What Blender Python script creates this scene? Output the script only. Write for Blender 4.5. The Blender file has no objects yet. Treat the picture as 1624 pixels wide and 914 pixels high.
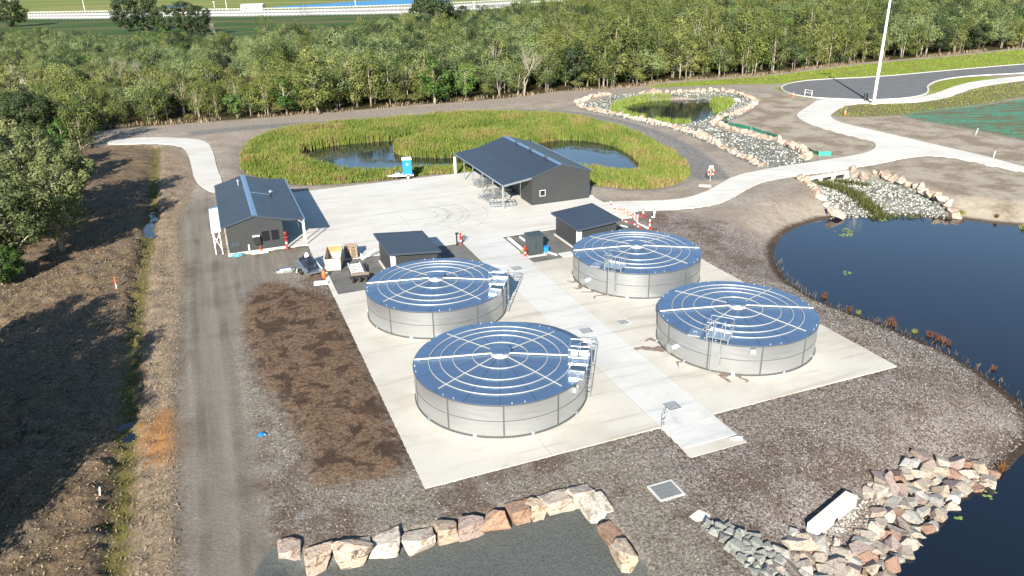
import bpy, bmesh, math, random
import numpy as np
from mathutils import Vector, Matrix
R = math.radians
random.seed(7)
rng = np.random.default_rng(11)
SC = bpy.context.scene
COL = SC.collection

# ------------------------------------------------------------------ camera, sky, sun, exposure
FPX, PITCH, ROLL, CAMH = 1203.6, 0.3987438, -0.0205921, 25.068
IW, IH = 1624.0, 914.0
_c, _s = math.cos(PITCH), math.sin(PITCH)
_fw = np.array([0, _c, -_s]); _r0 = np.array([1.0, 0, 0]); _u0 = np.array([0, _s, _c])
_rt = _r0 * math.cos(ROLL) + _u0 * math.sin(ROLL)
_up = _u0 * math.cos(ROLL) - _r0 * math.sin(ROLL)
cd = bpy.data.cameras.new('camera'); cam = bpy.data.objects.new('camera', cd); COL.objects.link(cam)
cd.sensor_fit = 'HORIZONTAL'; cd.sensor_width = 36.0; cd.lens = FPX / IW * 36.0
cd.clip_start = 0.5; cd.clip_end = 20000
cam.matrix_world = Matrix(((_rt[0], _up[0], -_fw[0], 0), (_rt[1], _up[1], -_fw[1], 0),
                           (_rt[2], _up[2], -_fw[2], CAMH), (0, 0, 0, 1)))
SC.camera = cam

SUN_EL, SUN_AZ = R(25.5), R(190.0)          # azimuth clockwise from +Y; the sun stands behind the camera
wd = bpy.data.worlds.new('World'); SC.world = wd; wd.use_nodes = True
nt = wd.node_tree
sky = nt.nodes.new('ShaderNodeTexSky'); sky.sky_type = 'NISHITA'; sky.sun_disc = False
sky.sun_elevation = SUN_EL; sky.sun_rotation = SUN_AZ
sky.air_density = 1.15; sky.dust_density = 0.05; sky.ozone_density = 3.0
bg = nt.nodes['Background']; bg.inputs['Strength'].default_value = 0.08
nt.links.new(sky.outputs[0], bg.inputs['Color'])
sl = bpy.data.lights.new('sun', 'SUN'); sl.energy = 5.0; sl.angle = R(0.5); sl.color = (1.0, 0.93, 0.82)
sun = bpy.data.objects.new('sun', sl); COL.objects.link(sun)
_d = Vector((math.sin(SUN_AZ) * math.cos(SUN_EL), math.cos(SUN_AZ) * math.cos(SUN_EL), math.sin(SUN_EL)))
sun.rotation_euler = _d.to_track_quat('Z', 'Y').to_euler(); sun.location = (0, 0, 60)
SC.view_settings.view_transform = 'Standard'; SC.view_settings.look = 'None'
SC.view_settings.exposure = 1.2; SC.view_settings.gamma = 1.0
SC.cycles.max_bounces = 6; SC.cycles.transparent_max_bounces = 4

# ------------------------------------------------------------------ plan geometry
def at(x, y, z=0.0):
    """ground point seen at a given place of the survey picture, at height z"""
    d = _fw + _rt * (x - IW / 2) / FPX + _up * (IH / 2 - y) / FPX
    t = (z - CAMH) / d[2]
    return np.array([t * d[0], t * d[1], z])
def proj(p):
    d = np.asarray(p, float) - np.array([0, 0, CAMH]); z = d @ _fw
    return np.stack([IW / 2 + FPX * (d @ _rt) / z, IH / 2 - FPX * (d @ _up) / z], -1), z
SA = R(21.4)                                    # site grid: u along the tank rows, v away from the viewer
F0 = np.array([-4.787, 32.703]); EU = np.array([math.cos(SA), math.sin(SA)]); EV = np.array([-math.sin(SA), math.cos(SA)])
def site(u, v, z=0.0):
    q = F0 + EU * u + EV * v
    return np.array([q[0], q[1], z])
def to_site(x, y):
    d = np.stack([np.asarray(x) - F0[0], np.asarray(y) - F0[1]], -1)
    return d @ EU, d @ EV

def smooth_poly(pts, n=2, closed=True):
    p = np.array(pts, float)
    for _ in range(n):
        if closed:
            q = np.roll(p, -1, 0); p = np.stack([.75 * p + .25 * q, .25 * p + .75 * q], 1).reshape(-1, 2)
        else:
            a, b = p[:-1], p[1:]
            p = np.vstack([p[:1], np.stack([.75 * a + .25 * b, .25 * a + .75 * b], 1).reshape(-1, 2), p[-1:]])
    return p
def wpoly(px, z=0.0, n=2, closed=True):
    w = np.array([at(x, y, z)[:2] for x, y in px])
    return smooth_poly(w, n, closed)
def resample(p, step):
    p = np.asarray(p, float); seg = np.linalg.norm(np.diff(p, axis=0), axis=1); s = np.r_[0, np.cumsum(seg)]
    m = max(2, int(s[-1] / step) + 1); t = np.linspace(0, s[-1], m)
    return np.stack([np.interp(t, s, p[:, 0]), np.interp(t, s, p[:, 1])], -1)
def ribbon(line, w0, w1=None):
    """closed outline of a band along a line"""
    w1 = w0 if w1 is None else w1
    d = np.gradient(line, axis=0); d /= np.linalg.norm(d, axis=1)[:, None] + 1e-9
    nrm = np.stack([-d[:, 1], d[:, 0]], -1)
    return np.vstack([line + nrm * w0, (line - nrm * w1)[::-1]])
def sdist(X, Y, poly, lim=14.0):
    """signed distance to a closed outline, positive inside"""
    out = np.full(X.shape, -lim)
    lo, hi = poly.min(0) - lim, poly.max(0) + lim
    m = (X > lo[0]) & (X < hi[0]) & (Y > lo[1]) & (Y < hi[1])
    x, y = X[m], Y[m]
    if x.size == 0: return out
    best = np.full(x.shape, 1e9); ins = np.zeros(x.shape, bool)
    q = np.roll(poly, -1, 0)
    for (ax, ay), (bx, by) in zip(poly, q):
        dx, dy = bx - ax, by - ay; L = dx * dx + dy * dy + 1e-12
        t = np.clip(((x - ax) * dx + (y - ay) * dy) / L, 0, 1)
        best = np.minimum(best, (x - ax - t * dx) ** 2 + (y - ay - t * dy) ** 2)
        c = (ay > y) != (by > y)
        if c.any(): ins ^= c & (x < ax + (y - ay) * dx / (dy if abs(dy) > 1e-12 else 1e-12))
    out[m] = np.clip(np.where(ins, 1, -1) * np.sqrt(best), -lim, 1e6)
    return out
def inside(x, y, poly): return sdist(np.atleast_1d(np.float64(x)), np.atleast_1d(np.float64(y)), poly, 1.0) > 0
def _hash(ix, iy, s): 
    h = (ix.astype(np.int64) * 374761393 + iy.astype(np.int64) * 668265263 + s * 1442695041) & 0xffffffff
    h = ((h ^ (h >> 13)) * 1274126177) & 0xffffffff
    return ((h ^ (h >> 16)) & 0xffff) / 65535.0
def vnoise(x, y, s=0):
    ix, iy = np.floor(x), np.floor(y); fx, fy = x - ix, y - iy
    fx = fx * fx * (3 - 2 * fx); fy = fy * fy * (3 - 2 * fy)
    a, b = _hash(ix, iy, s), _hash(ix + 1, iy, s); c, d = _hash(ix, iy + 1, s), _hash(ix + 1, iy + 1, s)
    return (a + (b - a) * fx) * (1 - fy) + (c + (d - c) * fx) * fy
def fbm(x, y, o=3, s=0):
    v = 0; a = 1; t = 0
    for k in range(o): v = v + a * (vnoise(x * 2 ** k + 17 * k, y * 2 ** k - 9 * k, s + k) - .5); t += a; a *= .55
    return v / t * 2
def sstep(t): t = np.clip(t, 0, 1); return t * t * (3 - 2 * t)

# ------------------------------------------------------------------ object helpers
def tag(o, label=None, cat=None, group=None, kind=None):
    if label: o['label'] = label
    if cat: o['category'] = cat
    if group: o['group'] = group
    if kind: o['kind'] = kind
    return o
def thing(name, label, cat, loc=(0, 0, 0), rz=0.0, group=None):
    o = bpy.data.objects.new(name, None); COL.objects.link(o); o.empty_display_size = .3
    o.location = tuple(float(c) for c in loc); o.rotation_euler = (0, 0, rz)
    return tag(o, label, cat, group)
def dup(o, parent=None, label=None, loc=None, rz=None, scale=None):
    c = o.copy(); COL.objects.link(c)
    if parent is not None: c.parent = parent
    if label: c['label'] = label
    if loc is not None: c.location = tuple(float(k) for k in loc)
    if rz is not None: c.rotation_euler = (0, 0, rz)
    if scale is not None: c.scale = scale if hasattr(scale, '__len__') else (scale,) * 3
    for ch in list(o.children): dup(ch, c)
    return c
class MB:
    def __init__(s): s.v = []; s.f = []; s.off = (0, 0, 0)
    def add(s, vs, fs):
        b = len(s.v); s.v += [(x - s.off[0], y - s.off[1], z - s.off[2]) for x, y, z in vs]
        s.f += [tuple(i + b for i in f) for f in fs]; return s
    def box(s, x0, x1, y0, y1, z0, z1):
        return s.add([(x0, y0, z0), (x1, y0, z0), (x1, y1, z0), (x0, y1, z0), (x0, y0, z1), (x1, y0, z1), (x1, y1, z1), (x0, y1, z1)],
                     [(3, 2, 1, 0), (4, 5, 6, 7), (0, 1, 5, 4), (1, 2, 6, 5), (2, 3, 7, 6), (3, 0, 4, 7)])
    def bar(s, a, b, w, h=None, up=(0, 0, 1)):
        h = w if h is None else h
        a, b = Vector(a), Vector(b); d = (b - a).normalized(); up = Vector(up)
        if abs(d.dot(up)) > .98: up = Vector((0, 1, 0))
        x = d.cross(up).normalized() * w / 2; y = x.normalized().cross(d) * h / 2
        vs = [p + q for p in (a, b) for q in (-x - y, x - y, x + y, -x + y)]
        return s.add([tuple(q) for q in vs], [(0, 1, 2, 3), (7, 6, 5, 4), (0, 4, 5, 1), (1, 5, 6, 2), (2, 6, 7, 3), (3, 7, 4, 0)])
    def tube(s, pts, r, n=8, closed=False, caps=True):
        pts = [Vector(p) for p in pts]; m = len(pts); rs = r if hasattr(r, '__len__') else [r] * m
        vs = []
        for i, p in enumerate(pts):
            if closed: d = (pts[(i + 1) % m] - pts[i - 1]).normalized()
            else: d = (pts[min(i + 1, m - 1)] - pts[max(i - 1, 0)]).normalized()
            up = Vector((0, 0, 1)) if abs(d.z) < .95 else Vector((1, 0, 0))
            x = d.cross(up).normalized(); y = x.cross(d)
            for k in range(n):
                a = 2 * math.pi * k / n; q = p + (x * math.cos(a) + y * math.sin(a)) * rs[i]; vs.append(tuple(q))
        fs = []
        for i in range(m if closed else m - 1):
            j = (i + 1) % m
            for k in range(n): fs.append((i * n + k, i * n + (k + 1) % n, j * n + (k + 1) % n, j * n + k))
        if caps and not closed: fs += [tuple(range(n))[::-1], tuple((m - 1) * n + k for k in range(n))]
        return s.add(vs, fs)
    def lathe(s, prof, n=24, c=(0, 0, 0)):
        vs = []
        for r, z in prof:
            for k in range(n): a = 2 * math.pi * k / n; vs.append((c[0] + r * math.cos(a), c[1] + r * math.sin(a), c[2] + z))
        fs = [(i * n + k, i * n + (k + 1) % n, (i + 1) * n + (k + 1) % n, (i + 1) * n + k) for i in range(len(prof) - 1) for k in range(n)]
        if prof[0][0] > 1e-6: fs.append(tuple(range(n))[::-1])
        if prof[-1][0] > 1e-6: fs.append(tuple((len(prof) - 1) * n + k for k in range(n)))
        return s.add(vs, fs)
    def prism(s, poly, z0, z1):
        n = len(poly)
        a = sum(poly[i][0] * poly[(i + 1) % n][1] - poly[(i + 1) % n][0] * poly[i][1] for i in range(n))
        if a < 0: poly = poly[::-1]
        vs = [(x, y, z0) for x, y in poly] + [(x, y, z1) for x, y in poly]
        fs = [tuple(range(n))[::-1], tuple(range(n, 2 * n))] + [(i, (i + 1) % n, n + (i + 1) % n, n + i) for i in range(n)]
        return s.add(vs, fs)
    def slab(s, a, b, c, d, t):
        """sheet with corners a b c d (counter-clockwise from above), thickness t downward"""
        lo = [(p[0], p[1], p[2] - t) for p in (a, b, c, d)]
        return s.add([a, b, c, d] + lo, [(0, 1, 2, 3), (7, 6, 5, 4), (0, 4, 5, 1), (1, 5, 6, 2), (2, 6, 7, 3), (3, 7, 4, 0)])
    def mesh(s, name, mat=None, smooth=False):
        me = bpy.data.meshes.new(name); me.from_pydata(s.v, [], s.f)
        if mat: me.materials.append(mat)
        if smooth: me.polygons.foreach_set('use_smooth', [True] * len(me.polygons))
        me.update(); return me
    def build(s, name, mat, parent=None, smooth=False, loc=None, rz=0.0):
        o = bpy.data.objects.new(name, s.mesh(name, mat, smooth)); COL.objects.link(o)
        if parent is not None: o.parent = parent
        if loc is not None: o.location = tuple(float(k) for k in loc); o.rotation_euler = (0, 0, rz)
        return o
def np_mesh(name, V, F, mat, smooth=False):
    """V (n,3), F (m,k) arrays"""
    V = np.asarray(V, np.float32); F = np.asarray(F, np.int32); m, k = F.shape
    me = bpy.data.meshes.new(name); me.vertices.add(len(V)); me.vertices.foreach_set('co', V.ravel())
    me.loops.add(m * k); me.loops.foreach_set('vertex_index', F.ravel())
    me.polygons.add(m); me.polygons.foreach_set('loop_start', np.arange(0, m * k, k, dtype=np.int32))
    me.polygons.foreach_set('loop_total', np.full(m, k, np.int32))
    if smooth: me.polygons.foreach_set('use_smooth', np.ones(m, bool))
    if mat: me.materials.append(mat)
    me.update(calc_edges=True); me.validate(); return me
def link(name, me, parent=None, loc=None, rz=0, scale=None):
    o = bpy.data.objects.new(name, me); COL.objects.link(o)
    if parent is not None: o.parent = parent
    if loc is not None: o.location = tuple(float(k) for k in loc)
    o.rotation_euler = (0, 0, rz)
    if scale is not None: o.scale = scale if hasattr(scale, '__len__') else (scale,) * 3
    return o
def fattr(me, name, arr, dom='POINT'):
    a = me.attributes.new(name, 'FLOAT', dom); a.data.foreach_set('value', np.asarray(arr, np.float32))

# ------------------------------------------------------------------ materials
def lin(c): return tuple(((k / 255 + .055) / 1.055) ** 2.4 if k / 255 > .04045 else k / 255 / 12.92 for k in c)
def ph(r, g, b, k=.56): return tuple(c * k for c in lin((r, g, b))) + (1,)   # sunlit flat ground colour -> base colour
class NT:
    def __init__(s, name):
        s.m = bpy.data.materials.new(name); s.m.use_nodes = True; s.t = s.m.node_tree
        s.p = s.t.nodes['Principled BSDF']; s.out = s.t.nodes['Material Output']; s._co = None
    def n(s, ty, **kw):
        nd = s.t.nodes.new('ShaderNode' + ty)
        for k, v in kw.items(): setattr(nd, k, v)
        return nd
    def put(s, sock, v):
        if v is None: return
        if hasattr(v, 'is_output') or isinstance(v, bpy.types.NodeSocket): s.t.links.new(v, sock)
        elif hasattr(v, '__len__') and sock.type == 'RGBA' and len(v) == 3: sock.default_value = tuple(v) + (1,)
        else: sock.default_value = v
    def co(s, which='Object'):
        if s._co is None: s._co = s.n('TexCoord')
        return s._co.outputs[which]
    def mapping(s, v, scale=(1, 1, 1), rot=(0, 0, 0), loc=(0, 0, 0)):
        m = s.n('Mapping'); s.put(m.inputs['Vector'], v); m.inputs['Scale'].default_value = scale
        m.inputs['Rotation'].default_value = rot; m.inputs['Location'].default_value = loc; return m.outputs[0]
    def noise(s, scale, detail=4, rough=.55, v=None, dist=0.0):
        n = s.n('TexNoise'); s.put(n.inputs['Vector'], v if v is not None else s.co())
        n.inputs['Scale'].default_value = scale; n.inputs['Detail'].default_value = detail
        n.inputs['Roughness'].default_value = rough; n.inputs['Distortion'].default_value = dist; return n.outputs['Fac']
    def voro(s, scale, v=None, feature='F1', out='Distance'):
        n = s.n('TexVoronoi', feature=feature); s.put(n.inputs['Vector'], v if v is not None else s.co()); n.inputs['Scale'].default_value = scale
        return n.outputs[out]
    def ramp(s, fac, stops):
        r = s.n('ValToRGB'); s.put(r.inputs[0], fac); e = r.color_ramp.elements
        while len(e) < len(stops): e.new(.5)
        for el, (p, c) in zip(e, stops): el.position = p; el.color = tuple(c) if len(c) == 4 else tuple(c) + (1,)
        return r.outputs[0]
    def mix(s, fac, a, b, blend='MIX'):
        m = s.n('Mix', data_type='RGBA', blend_type=blend); s.put(m.inputs[0], fac); s.put(m.inputs[6], a); s.put(m.inputs[7], b); return m.outputs[2]
    def math(s, op, a, b=None, c=None, clamp=False):
        m = s.n('Math', operation=op, use_clamp=clamp); s.put(m.inputs[0], a); s.put(m.inputs[1], b)
        if c is not None: s.put(m.inputs[2], c)
        return m.outputs[0]
    def step(s, v, lo, hi):
        m = s.n('MapRange', interpolation_type='SMOOTHSTEP'); s.put(m.inputs[0], v); m.inputs[1].default_value = lo; m.inputs[2].default_value = hi
        return m.outputs[0]
    def attr(s, name): return s.n('Attribute', attribute_name=name).outputs['Fac']
    def rand(s): return s.n('ObjectInfo').outputs['Random']
    def bump(s, h, strength=.5, dist=.05):
        b = s.n('Bump'); s.put(b.inputs['Height'], h); b.inputs['Strength'].default_value = strength; b.inputs['Distance'].default_value = dist
        s.t.links.new(b.outputs[0], s.p.inputs['Normal']); return b.outputs[0]
    def set(s, color=None, rough=None, metal=None, spec=None):
        s.put(s.p.inputs['Base Color'], color); s.put(s.p.inputs['Roughness'], rough); s.put(s.p.inputs['Metallic'], metal)
        s.put(s.p.inputs['Specular IOR Level'], spec); return s
def simple(name, c, rough=.6, metal=0.0, var=.12, scale=6.0, bump=0.0, spec=.4):
    t = NT(name); n = t.noise(scale, 5, .6)
    d = tuple(k * (1 - var) for k in c[:3]); l = tuple(min(1, k * (1 + var)) for k in c[:3])
    t.set(t.ramp(n, [(.3, d), (.7, l)]), t.math('MULTIPLY_ADD', n, .2, rough - .1), metal, spec)
    if bump: t.bump(t.noise(scale * 6, 4, .6), bump, .02)
    return t.m

def metal(name, c, rough, streak=.08, scale=(1.5, 1.5, 14), k=1.0):
    t = NT(name); n = t.noise(1.0, 4, .6, t.mapping(t.co(), scale)); n2 = t.noise(.9, 3, .5)
    lo = tuple(k * (1 - streak) for k in c); hi = tuple(min(1, k * (1 + streak)) for k in c)
    t.set(t.mix(t.math('MULTIPLY', n2, .5), t.ramp(n, [(.3, lo), (.7, hi)]), tuple(k * .9 for k in c)), t.math('MULTIPLY_ADD', n, .06, rough - .03), k)
    return t.m
M = {}
M['wall_steel'] = metal('tank_wall_steel', (.44, .455, .46), .38, .10, (.6, .6, 5), .75)
M['sky_tinted_steel'] = metal('sky_tinted_roof_steel', (.20, .305, .44), .42, .06, (.8, .8, .8), .78)  # blue of the reflected sky put into the steel's base colour
M['tube_steel'] = metal('bright_tube_steel', (.50, .50, .485), .46, .05, (1.5, 1.5, 14), .45)
M['roof_joint'] = simple('roof_joint', (.035, .055, .09), .6)
M['seam'] = metal('seam_steel', (.085, .085, .084), .8, .15, (3, 3, 3), .0)
M['grate'] = simple('dull_grating', (.20, .215, .22), .7, var=.15)
M['galv'] = metal('galvanised_steel', (.72, .75, .76), .42, .12, (6, 6, 6))
M['dark'] = simple('dark_cavity', (.02, .022, .024), .8)
M['black'] = simple('black_rubber', (.018, .018, .018), .75)
M['white'] = simple('white_paint', (.78, .78, .76), .45, var=.04)
M['white_plastic'] = simple('white_plastic', (.76, .76, .74), .35, var=.05)
M['red'] = simple('red_paint', (.55, .03, .02), .4, var=.1)
M['orange'] = simple('orange_plastic', (.75, .13, .03), .45, var=.1)
M['blue'] = simple('blue_plastic', (.015, .21, .62), .35, var=.07)
M['teal'] = simple('teal_plastic', (.12, .36, .42), .5, var=.15)
M['green_fabric'] = simple('green_geotextile', (.02, .13, .09), .8, var=.25)
M['green_cabinet'] = simple('dark_green_paint', (.042, .056, .06), .4, var=.08)
M['timber'] = simple('weathered_timber', (.34, .26, .19), .8, var=.25, scale=12)
M['rust'] = simple('rusted_steel', (.24, .12, .07), .8, var=.45, scale=7)
M['beige'] = simple('scuffed_beige_paint', (.45, .41, .35), .65, var=.22, scale=5)
M['kerb'] = simple('kerb_concrete', (.50, .49, .45), .85, var=.12, scale=2)
M['tarp'] = simple('dark_blue_sheeting', (.018, .024, .036), .35, var=.4, scale=4)
M['pane'] = simple('dark_window_glass', (.012, .014, .016), .08, spec=.6)

def ribbed(name, c, period, axis, strength, rough=.42, var=.08, spec=.5):
    t = NT(name); sx = t.n('SeparateXYZ'); t.put(sx.inputs[0], t.co()); k = sx.outputs[axis]
    w = t.math('SINE', t.math('MULTIPLY', k, 2 * math.pi / period)); w = t.math('POWER', t.math('MAXIMUM', w, 0.0), 4)
    n = t.noise(.45, 4, .6); f = t.noise(9, 3, .5)
    col = t.ramp(t.math('MULTIPLY_ADD', f, .3, t.math('MULTIPLY', n, .7)), [(.32, tuple(q * (1 - var) for q in c)), (.68, tuple(q * (1 + var) for q in c))])
    t.set(t.mix(t.math('MULTIPLY', w, .18), col, tuple(q * 1.5 for q in c)), t.math('MULTIPLY_ADD', n, .2, rough - .1), 0.0, spec)
    t.bump(w, strength, .03); return t.m
M['roof_u'] = ribbed('roof_sheeting_running_across', (.029, .036, .049), .25, 1, .14)
M['roof_v'] = ribbed('roof_sheeting_running_back', (.028, .035, .048), .25, 0, .14)
M['clad_u'] = ribbed('wall_cladding', (.034, .037, .038), .2, 0, .3, .55)
M['clad_v'] = ribbed('side_wall_cladding', (.036, .039, .040), .2, 1, .3, .55)
M['flash'] = simple('pale_blue_flashing', (.16, .25, .38), .3, .35, var=.1)
M['trim'] = simple('dark_trim', (.05, .062, .08), .4, var=.08)

def concrete(name, c, stain, marks=None):
    t = NT(name); co = t.co()
    big = t.noise(.16, 5, .6); st = t.noise(1.0, 5, .65, t.mapping(co, (.12, 1.1, 1), (0, 0, R(-12)))); fine = t.noise(7, 4, .6)
    sm = t.step(t.noise(.35, 6, .7, dist=.8), .60, .78)
    col = t.ramp(fine, [(.25, tuple(k * .93 for k in c)), (.75, tuple(min(1, k * 1.05) for k in c))])
    col = t.mix(t.math('MULTIPLY', t.step(big, .42, .66), .75), col, stain)
    col = t.mix(t.math('MULTIPLY', t.step(st, .50, .68), .7), col, tuple(k * .86 for k in stain))
    col = t.mix(t.math('MULTIPLY', sm, .75), col, (.33, .33, .31))
    if marks: col = marks(t, col)
    t.set(col, .82, 0, .3); t.bump(fine, .08, .01); return t.m
def tyre_marks(t, col):
    sx = t.n('SeparateXYZ'); t.put(sx.inputs[0], t.co())
    def arcs(col, cu, cv, radii, w, amax, rot):
        du = t.math('SUBTRACT', sx.outputs[0], cu); dv = t.math('SUBTRACT', sx.outputs[1], cv)
        r = t.math('SQRT', t.math('ADD', t.math('MULTIPLY', du, du), t.math('MULTIPLY', dv, dv)))
        ang = t.math('ABSOLUTE', t.math('SUBTRACT', t.math('ARCTAN2', dv, du), rot)); win = t.math('SUBTRACT', 1.0, t.step(ang, amax * .5, amax))
        br = t.step(t.noise(1.6, 4, .7), .36, .62)
        for rr, k in radii:
            d = t.math('ABSOLUTE', t.math('SUBTRACT', r, rr)); b = t.math('SUBTRACT', 1.0, t.step(d, w * .4, w))
            col = t.mix(t.math('MULTIPLY', t.math('MULTIPLY', b, win), t.math('MULTIPLY', br, k)), col, (.16, .155, .15))
        return col
    col = arcs(col, 12.5, 46.6, [(4.9, .5), (5.5, .5), (3.3, .7), (3.6, .5), (2.1, .55), (7.6, .3)], .14, 1.35, -.1)
    return arcs(col, 6.5, 37.0, [(9.0, .22), (9.9, .2), (12.4, .16)], .16, 1.0, .9)
M['pad'] = concrete('pad_concrete', (.515, .49, .43), (.41, .375, .31))
M['walk'] = concrete('walkway_concrete', (.54, .535, .505), (.44, .44, .415))
M['yard'] = concrete('yard_concrete', (.56, .54, .49), (.48, .46, .41), tyre_marks)
M['path'] = concrete('path_concrete', (.60, .575, .52), (.50, .48, .43))
M['grout'] = simple('joint_filler', (.16, .15, .14), .9)

def gravelly(name, a, b, scale=14):
    t = NT(name); n = t.noise(scale, 5, .75); g = t.noise(.5, 5, .6); v = t.voro(scale * 1.2)
    col = t.mix(t.step(g, .4, .65), t.ramp(n, [(.3, tuple(k * .6 for k in a)), (.7, a)]), t.ramp(n, [(.3, tuple(k * .6 for k in b)), (.7, b)]))
    t.set(col, .9, 0, .25); t.bump(v, .5, .05); return t.m
M['gravel'] = gravelly('grey_gravel', ph(160, 158, 152), ph(134, 134, 130))
M['asphalt'] = gravelly('asphalt', (.19, .19, .188), (.16, .16, .16), 3)

# water
t = NT('pond_water'); t.set((.005, .008, .014), .05, 0, .95); t.p.inputs['IOR'].default_value = 1.36
t.bump(t.math('ADD', t.noise(1.3, 4, .6, t.mapping(t.co(), (1, 1.8, 1))), t.math('MULTIPLY', t.noise(6, 3, .6), .35)), .06, .05); M['water'] = t.m
t = NT('lake_water'); t.set((.05, .22, .42), .5, 0, .2); t.bump(t.noise(.3, 3, .6), .05, .1); M['lake'] = t.m  # sky reflection painted as a blue base colour, little real gloss

# rocks: colour differs stone by stone
def rockmat(name, stops, stain, stain2=(.36, .21, .12)):
    t = NT(name); co = t.mapping(t.co('Object'), (1, 1, 1)); base = t.ramp(t.rand(), stops); n = t.noise(1.7, 6, .7, dist=.9); n2 = t.noise(6, 6, .75); n3 = t.noise(2.6, 5, .7, t.mapping(co, (1, 1, 1), (1, 2, 0), (7, 3, 5)), 1.2)
    col = t.mix(t.math('MULTIPLY', t.step(n, .50, .60), .85), base, stain)
    col = t.mix(t.math('MULTIPLY', t.step(n3, .57, .68), .5), col, stain2)
    col = t.mix(.55, col, t.ramp(n2, [(.34, (.25, .22, .20)), (.62, (1.0, .97, .93))]), 'MULTIPLY')
    t.set(col, .9, 0, .2); t.bump(t.math('ADD', n2, n), .7, .08); return t.m
M['rock'] = rockmat('sandstone', [(0, (.62, .53, .42)), (.3, (.56, .46, .36)), (.5, (.50, .37, .29)), (.68, (.64, .58, .49)), (.85, (.46, .37, .30)), (1, (.55, .41, .30))], (.26, .18, .15))
M['rock_grey'] = rockmat('bluish_stone', [(0, (.33, .35, .33)), (.5, (.42, .43, .39)), (1, (.26, .28, .26))], (.2, .2, .18))

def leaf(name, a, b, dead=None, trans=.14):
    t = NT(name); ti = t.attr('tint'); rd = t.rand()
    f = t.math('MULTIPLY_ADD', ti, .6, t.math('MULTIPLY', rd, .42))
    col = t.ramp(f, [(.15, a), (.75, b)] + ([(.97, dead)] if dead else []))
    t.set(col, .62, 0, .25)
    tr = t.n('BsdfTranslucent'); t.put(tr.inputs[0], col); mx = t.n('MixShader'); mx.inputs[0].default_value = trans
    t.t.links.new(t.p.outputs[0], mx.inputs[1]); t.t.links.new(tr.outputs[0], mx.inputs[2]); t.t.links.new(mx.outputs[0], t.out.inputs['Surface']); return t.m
M['leaf_sage'] = leaf('sage_foliage', (.032, .058, .018), (.215, .262, .104))
M['leaf_olive'] = leaf('olive_foliage', (.032, .050, .012), (.168, .195, .046), (.23, .19, .085))
M['leaf_pale'] = leaf('pale_olive_foliage', (.055, .075, .018), (.245, .262, .078), (.29, .24, .12))
M['leaf_grey'] = leaf('greyish_gum_foliage', (.038, .056, .018), (.205, .228, .085), (.26, .22, .12))
M['leaf_dark'] = leaf('dark_green_foliage', (.020, .036, .014), (.055, .078, .028))
M['leaf_fresh'] = leaf('fresh_green_foliage', (.032, .075, .014), (.125, .21, .045))
M['leaf_shrub'] = leaf('understorey_foliage', (.060, .075, .020), (.150, .145, .045), (.17, .12, .05))
M['reed'] = leaf('reed_blades', (.055, .110, .022), (.205, .255, .045), (.29, .22, .09), .3)
M['grassblade'] = leaf('grass_blades', (.11, .18, .03), (.28, .34, .07), (.30, .25, .10), .3)
M['straw'] = leaf('straw_litter', (.10, .07, .045), (.34, .26, .17), (.45, .37, .27), .1)
M['rushes'] = leaf('rust_coloured_rushes', (.14, .055, .025), (.26, .12, .05), (.2, .2, .07), .25)
M['pads'] = leaf('lily_pads', (.20, .27, .06), (.34, .40, .13), None, .15)
M['weed'] = leaf('floating_pond_weed', (.05, .055, .025), (.12, .125, .06), None, .1)
def bark(name, a, b):
    t = NT(name); n = t.noise(3, 5, .7, t.mapping(t.co(), (3, 3, .6))); t.set(t.ramp(n, [(.3, a), (.7, b)]), .85, 0, .2); return t.m
M['bark_white'] = bark('pale_papery_bark', (.19, .155, .12), (.44, .385, .315))
M['bark_dark'] = bark('dark_bark', (.05, .04, .03), (.13, .10, .08))
M['twig'] = bark('bare_grey_twigs', (.24, .20, .18), (.40, .34, .31))

# ------------------------------------------------------------------ terrain
WZ, WZR, WZU = -1.5, -.7, -.8          # water levels: big pond, reed pond, upper pond
big_pond = wpoly([(1325, 347), (1300, 350), (1262, 362), (1240, 375), (1230, 392), (1228, 405), (1235, 425), (1250, 445), (1272, 462), (1300, 478), (1350, 497), (1400, 514), (1450, 537), (1500, 557), (1550, 587), (1590, 612), (1624, 645), (1652, 680), (1640, 706), (1624, 722), (1600, 745), (1585, 757), (1530, 772), (1500, 797), (1480, 822), (1450, 852), (1420, 882), (1380, 916), (1340, 950), (1500, 1060), (1900, 1000), (2100, 700), (2000, 450), (1800, 380), (1624, 360), (1580, 356), (1540, 351), (1500, 348), (1450, 343), (1400, 344), (1350, 347)], WZ, 1)
reed_outer = wpoly([(382, 264), (379, 247), (388, 232), (404, 219), (440, 208), (520, 198), (600, 191), (700, 182), (812, 179), (900, 184), (960, 194), (1020, 214), (1060, 232), (1090, 255), (1098, 275), (1072, 292), (1030, 298), (990, 297), (940, 291), (860, 285), (760, 277), (700, 272), (640, 280), (560, 288), (490, 292), (450, 289), (415, 281), (392, 274)], -.2)
reed_water = [wpoly([(472, 249), (490, 238), (540, 230), (600, 226), (640, 221), (685, 216), (686, 219), (650, 226), (626, 232), (623, 241), (640, 249), (690, 252), (740, 250), (800, 243), (850, 228), (900, 222), (945, 226), (980, 235), (1003, 249), (1016, 263), (1013, 275), (985, 276), (950, 271), (900, 262), (840, 262), (760, 266), (722, 267), (650, 270), (600, 275), (545, 274), (500, 265), (478, 257)], WZR, 1),
              wpoly([(718, 213), (745, 208), (803, 200.5), (806, 202), (760, 211), (722, 215)], WZR, 1)]
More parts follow.
